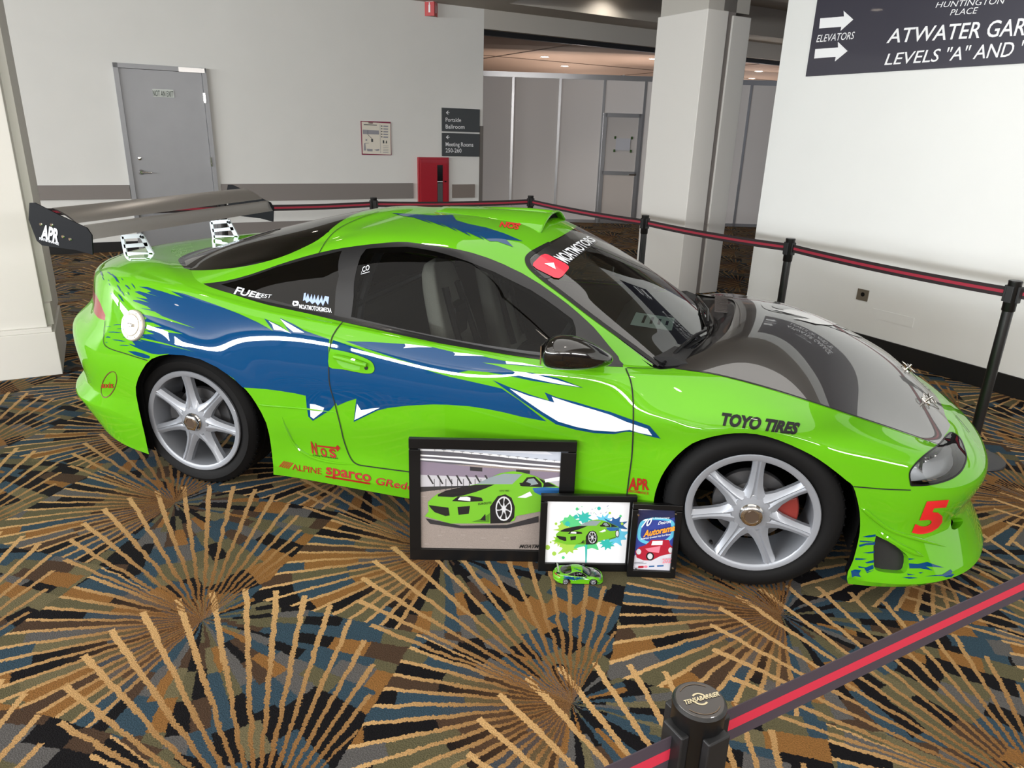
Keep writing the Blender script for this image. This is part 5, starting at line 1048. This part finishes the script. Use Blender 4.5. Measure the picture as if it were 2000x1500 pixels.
def leaning(name,L,border,m,label,cat,depth=.022):
    e=empty(name,tuple(L.B),label=label,cat=cat); B0=L.B
    b=MB(); ax=[L.u,L.v,L.n]; w,h=L.w,L.h; bl,br,bt,bb=border
    for c,d in (((w/2,bb/2),(w,bb)),((w/2,h-bt/2),(w,bt)),((bl/2,h/2),(bl,h-bt-bb)),((w-br/2,h/2),(br,h-bt-bb))):
        b.box(L.P(c[0],c[1],-depth/2)-B0,(d[0],d[1] if True else 0,depth),0,ax)
    fr=b.build('frame',m,e,bevel=.0015)
    b=MB(); b.box(L.P(w/2,h/2,-depth+.006)-B0,(w-.01,h-.01,.006),0,ax); b.build('backing',BLK,e)
    return e,(lambda Q:[np.asarray(q)-B0 for q in Q])
FRM=mat('frame_black',(7,7,8),.4,spec=.35)
def art(polys,L,e,sf,off,name='print'):
    out=[]
    for P,c in polys: out.append((P,c))
    n=len(out)
    V=[];F=[];I=[];ms=[]
    for k,(P,c) in enumerate(out):
        if c not in ms: ms.append(c)
        b_=len(V); o=off+k*.00003; V+=[L.at(x,y,o) for x,y in P]
        for f in cdt_fill(P): F.append(tuple(b_+i for i in f)[::-1]); I.append(ms.index(c))
    return link(name,pyd(name,sf(V),F,I),[MATS[q] for q in ms],e)
def pm(n,c,r=.45): mat('pr_'+n,c,r,coat=.5)
for n,c in dict(sky=(178,186,200),cloud=(206,210,220),stand=(84,84,92),white=(224,226,230),seat=(122,112,128),wall=(176,176,182),asphalt=(136,126,120),asph2=(158,148,142),green=(104,170,36),dgreen=(70,122,24),black=(18,18,20),glass=(128,142,146),silver=(196,198,202),blue=(36,92,150),lamp=(120,122,118),fence=(44,44,46),teal=(42,168,160),mint=(80,186,120),lime=(150,190,70),navy=(28,84,140),sky2=(90,180,210),poster=(44,60,140),posterd=(24,30,70),orange=(236,150,40),red=(160,20,44),pink=(226,120,140),road=(196,196,206),dark=(40,40,44)).items(): pm(n,c)
MATS.pop('pr_asphalt'); mat('pr_asphalt',(136,126,120),.5,noise=.45,scale=420)
def circ(cx,cy,rx,ry=None,n=20,ph=0): ry=ry or rx; return [(cx+rx*math.cos(2*math.pi*k/n+ph),cy+ry*math.sin(2*math.pi*k/n+ph)) for k in range(n)]
def ecar(f):
    """the coupe as printed, f maps local zoom coordinates"""
    return [(f([(185,470),(215,440),(250,415),(360,385),(500,352),(580,315),(660,280),(740,268),(800,276),(880,298),(940,325),(1000,350),(1040,372),(1047,405),(1030,460),(1000,500),(905,532),(760,560),(748,590),(690,606),(592,600),(592,608),(330,608),(230,580),(165,562),(190,530)]),'pr_green'),
     (f([(592,608),(590,500),(610,470),(640,430),(690,418),(730,440),(752,500),(748,570),(720,600),(680,606)]),'pr_black'),
     (f([(250,420),(300,395),(400,372),(500,356),(620,354),(560,380),(500,402),(420,425),(350,437),(250,432)]),'pr_black'),
     (f([(500,352),(590,308),(680,284),(800,288),(770,318),(735,352),(620,352)]),'pr_glass'),
     (f([(785,362),(830,308),(880,303),(925,345),(928,372),(800,366)]),'pr_black'),(f([(812,355),(840,318),(875,314),(905,350),(850,362)]),'pr_glass'),(f([(935,372),(940,350),(905,312),(990,350),(1025,368)]),'pr_black'),
     (f([(190,488),(320,505),(328,556),(300,560),(230,535),(205,510)]),'pr_black'),(f([(378,500),(460,494),(452,545),(385,552)]),'pr_black'),
     (f([(342,462),(380,432),(460,428),(535,440),(545,462),(440,468)]),'pr_black'),(f([(380,455),(395,436),(440,434),(462,440),(462,462)]),'pr_white'),
     (f([(780,345),(830,338),(858,350),(850,365),(790,362)]),'pr_black'),
     (f([(768,438),(800,425),(850,400),(866,425),(820,442)]),'pr_white'),(f([(866,378),(940,372),(1040,376),(1044,405),(1000,420),(920,425),(880,405)]),'pr_blue'),
     (f([(470,598),(540,575),(590,540),(585,600)]),'pr_dgreen'),(f([(525,585),(560,545),(562,590)]),'pr_black'),
     (f(circ(680,512,54,80)),'pr_silver'),(f(circ(680,512,46,70)),'pr_black')]+[(f([(680+8*math.sin(a),512-8*math.cos(a)),(680+46*math.cos(a)-5*math.sin(a),512+70*math.sin(a)+5*math.cos(a)),(680+46*math.cos(a)+5*math.sin(a),512+70*math.sin(a)-5*math.cos(a)),(680-8*math.sin(a),512+8*math.cos(a))]),'pr_silver') for a in [2*math.pi*k/7+.3 for k in range(7)]]+[(f(circ(680,512,14,18)),'pr_silver')]
# --- large photograph
L1=Leaning((801,1093),(1127,1099),(798.5,856.5),2.5,(1128,857))
e1f,sf1=leaning('framed_photograph',L1,(.044,.060,.042,.050),FRM,'large black framed photograph of a green coupe leaning on the car door','picture frame')
ar=[(ZF([(122,114),(1100,114),(1100,785),(122,785)]),'pr_asphalt'),(ZF([(122,114),(1100,114),(1100,215),(122,150)]),'pr_sky'),(ZF([(400,114),(900,114),(1000,160),(600,140)]),'pr_cloud'),
 (ZF([(122,122),(300,128),(600,155),(900,190),(1092,206),(1092,250),(122,215)]),'pr_stand'),(ZF([(122,122),(300,128),(600,155),(900,190),(1092,206),(1092,218),(900,202),(600,168),(300,140),(122,134)]),'pr_white'),(ZF([(122,158),(400,175),(700,205),(1092,238),(1092,248),(700,216),(400,186),(122,168)]),'pr_white'),(ZF([(122,182),(400,202),(700,232),(1092,262),(1092,272),(700,243),(400,214),(122,194)]),'pr_white'),
 (ZF([(122,200),(500,240),(1092,280),(1092,330),(122,300)]),'pr_seat'),(ZF([(460,238),(540,244),(540,270),(460,264)]),'pr_dark'),(ZF([(760,256),(850,262),(850,285),(760,280)]),'pr_dark'),(ZF([(122,290),(560,310),(1090,330),(1088,385),(122,370)]),'pr_wall'),(ZF([(122,370),(500,360),(122,405)]),'pr_fence')]
for k in range(7): ar.append((ZF([(180+62*k,295),(192+62*k,293),(225+62*k,350),(215+62*k,352)]),'pr_fence'))
for k in range(9): ar.append((ZF([(225+38*k,318),(229+38*k,318),(229+38*k,395-3*k),(225+38*k,396-3*k)]),'pr_fence'))
for k in range(40): x=140+(k*173)%930; y=430+(k*97)%330; ar.append((ZF([(x,y),(x+30,y+1),(x+34,y+4),(x+4,y+4)]),'pr_asph2'))
for k in range(14): x=230+60*k; ar.append((ZF([(x-14,122+k*5.6),(x+14,123+k*5.6),(x+14,125+k*5.6),(x+1,125+k*5.6),(x+1,136+k*5.6),(x-1,136+k*5.6),(x-1,125+k*5.6),(x-14,124+k*5.6)]),'pr_dark'))
ar.append((ZF([(170,575),(400,622),(700,618),(905,560),(905,600),(700,640),(400,640),(200,610)]),'pr_dark'))
ar+=ecar(ZF)
ar.append((ZF([(945,320),(1052,302),(1056,328),(950,340)]),'pr_white'))
art(ar,L1,e1f,sf1,-.010)
c1_=lambda x,y:(L1.at(x,y,-.0008),)
pxtext('MOATMOTORS',(1014,1070.5),(1086,1071),(1.5,-6.5),MATS['pr_black'],bold=.03,shear=.2,off=0,caster=c1_,parent=e1f,name='lettering',shiftf=sf1); pxtext('TOYO TIRES',(975,960.5),(994,960),(0,-3),MATS['pr_black'],bold=.02,off=0,caster=c1_,parent=e1f,name='lettering',shiftf=sf1); pxtext('EUROLITE',(934,986.5),(960,984),(0,-4),MATS['pr_black'],bold=.02,off=0,caster=c1_,parent=e1f,name='lettering',shiftf=sf1)
# --- splash artwork
L2=Leaning((1051,1115.4),(1222,1117),(1054.5,967.5),3,(1246,964))
e2f,sf2=leaning('framed_artwork',L2,(.026,.026,.026,.034),FRM,'medium black framed paint splash artwork of a green coupe','picture frame')
ar=[(ZF([(945,458),(1512,450),(1500,885),(940,890)]),'pr_white')]
rs=random.Random(5)
def blob(cx,cy,r,c,sp=9): 
    P=[]; 
    for k in range(sp*2):
        a=math.pi*k/sp; q=r*(1.25 if k%2 else .8)*(rs.uniform(.75,1.2)); P.append((cx+q*math.cos(a),cy+q*math.sin(a)*.8))
    return (ZF(smoothpoly(P,3,True)),c)
for a in ((1120,600,60,'pr_mint'),(1070,650,50,'pr_lime'),(1200,570,45,'pr_teal'),(1330,590,50,'pr_sky2'),(1400,620,62,'pr_navy'),(1100,760,60,'pr_lime'),(1240,700,95,'pr_mint'),(1400,690,70,'pr_sky2'),(1350,740,40,'pr_teal'),(1040,720,36,'pr_lime')): ar.append(blob(*a))
for k,(x,y,r) in enumerate(((1157,514,10),(1300,510,12),(965,764,16),(1008,804,14),(1067,830,10),(1150,565,14),(1020,610,9),(1370,540,8),(1440,560,8),(1095,610,16),(1450,610,9),(985,730,6),(1230,540,5))): ar.append((ZF(circ(x,y,r)),('pr_mint','pr_teal','pr_lime','pr_lime')[k%4]))
ar.append((ZF([(1208,700),(1224,700),(1222,800),(1218,865),(1211,865),(1210,800)]),'pr_teal'))
for k in range(14): x=1120+rs.random()*320; y=495+rs.random()*70; a=rs.uniform(-1,1); ar.append((ZF([(x,y),(x+12,y+10*a),(x+13,y+10*a+2),(x+1,y+3)]),'pr_navy' if k%2 else 'pr_mint'))
sc_=lambda P: ZF([(1010+(x-165)*.478,582+(y-268)*.48) for x,y in P])
ar+=ecar(sc_)+[(sc_(circ(1020,460,26,52)),'pr_black'),(sc_(circ(1020,460,20,40)),'pr_silver'),(sc_([(905,532),(1000,500),(1000,520),(905,545)]),'pr_dgreen')]
art(ar,L2,e2f,sf2,-.010)
# --- award plaque
L3=Leaning((1224.6,1126.5),(1330.5,1131),(1226,984),2,(1335,983))
e3f,sf3=leaning('award_plaque',L3,(.022,.022,.022,.030),FRM,'small black award plaque with a blue car show poster, smallest of the three frames','plaque',.02)
ar=[(ZF([(1520,515),(1814,518),(1800,918),(1514,922)]),'pr_road'),(ZF([(1526,520),(1814,520),(1808,780),(1600,800),(1524,830)]),'pr_poster'),(ZF([(1526,520),(1814,520),(1812,560),(1700,600),(1600,620),(1528,700)]),'pr_posterd'),(ZF([(1526,820),(1560,800),(1800,775),(1798,850),(1600,870),(1520,880)]),'pr_road'),
 (ZF(smoothpoly([(1570,600),(1650,570),(1760,580),(1795,620),(1780,700),(1700,750),(1600,740),(1550,700)],4,True)),'pr_sky2'),(ZF(smoothpoly([(1590,610),(1650,585),(1750,595),(1770,630),(1760,690),(1690,730),(1610,722),(1570,690)],4,True)),'pr_poster'),
 (ZF([(1535,790),(1560,762),(1600,750),(1640,715),(1755,715),(1765,750),(1790,765),(1782,800),(1700,820),(1640,850),(1590,848),(1545,830)]),'pr_red'),(ZF([(1648,722),(1715,720),(1712,748),(1640,750)]),'pr_white'),(ZF(circ(1632,822,26,28)),'pr_black'),(ZF(circ(1632,822,17,19)),'pr_silver'),(ZF(circ(1558,792,16,18)),'pr_silver'),(ZF(circ(1765,782,14,18)),'pr_silver'),(ZF([(1600,772),(1700,755),(1690,800),(1620,790)]),'pr_pink'),
 (ZF([(1555,885),(1590,884),(1590,898),(1555,900)]),'pr_red'),(ZF(circ(1604,890,12,8)),'pr_pink'),(ZF([(1625,884),(1660,882),(1660,890),(1625,892)]),'pr_navy'),(ZF([(1678,880),(1720,878),(1720,888),(1678,890)]),'pr_blue'),(ZF([(1530,862),(1590,858),(1590,861),(1530,865)]),'pr_dark'),(ZF([(1530,870),(1610,866),(1610,868),(1530,873)]),'pr_dark')]
art(ar,L3,e3f,sf3,-.010)
b=MB(); ax3=[L3.u,L3.v,L3.n]; B3_=L3.B; cen=L3.at(1280,1057,-.004)
c3_=lambda x,y:(L3.at(x,y,-.0006),)
def t3(t,p0,p1,h,m,**k): pxtext(t,p0,p1,h,MATS[m],off=0,caster=c3_,parent=e3f,name='lettering',shiftf=sf3,**k)
t3('70',(1252,1030),(1272,1025.5),(2,-14),'pr_white',bold=.03,shear=.3); t3('th Anniversary',(1272,1014),(1308,1013),(0,-3.5),'pr_white',bold=.01,shear=.2); t3('Detroit',(1285,1025),(1311,1021),(1,-6),'pr_white',bold=.02,shear=.2); t3('Autorama',(1256,1049),(1318,1036),(1.5,-12),'pr_orange',bold=.05,shear=.15); t3("America's Greatest Hot Rod Show!",(1251,1054.5),(1310,1045),(.5,-3.6),'pr_white',bold=.02); t3('2023',(1293.5,1100),(1315,1099),(0,-8.5),'pr_pink',bold=.02); t3('2nd Place',(1257.5,1122),(1295,1121.5),(0,-4),'pr_white',bold=.04)
b=MB()
for x,y in ((1556,552),(1800,545),(1543,903),(1780,898)):
    X=L3.at(*ZF([(x,y)])[0],.0); b.lathe([(0,.004),(.0035,.004),(.0045,.0)],X-B3_,L3.n,12)
b.build('standoff_screw',CHROME,e3f,smooth=True)['kind']='stuff'
# ---------------------------------------------------------------- die-cast model of the same car
T0=un(1126,1140,2,0); TL_,TR_=un(1079,1139,2,0),un(1173,1139.5,2,0); ta=math.atan2(TR_[1]-TL_[1],TR_[0]-TL_[0])
toy=empty('model_car',(T0[0],T0[1]+.030,.0),ta,label='tiny green die-cast model of the coupe standing in front of the artwork frame',cat='model car'); toy.scale=(.0435,)*3
keep=('body_shell','door','fender','front_bumper','rear_bumper','hood','side_skirt','cowl_panel','window_moulding','windscreen','rear_window','quarter_window','tail_lamp','inner_lining','livery','wheel','rear_wing','head_lamp','roof_scoop','dashboard','seat_back')
nick={'windscreen':'side_glass'}
for ch in list(car.children):
    if ch.name.split('.')[0] not in keep: continue
    c=ch.copy(); COL.objects.link(c); c.parent=toy
    if 'label' in c.keys() : del c['label']
    for g in ch.children:
        if g.name.split('.')[0] in ('decal','panel_seam','tread_groove','valve_stem','lock','body_crease'): continue
        d=g.copy(); COL.objects.link(d); d.parent=c
        if 'label' in d.keys(): del d['label']
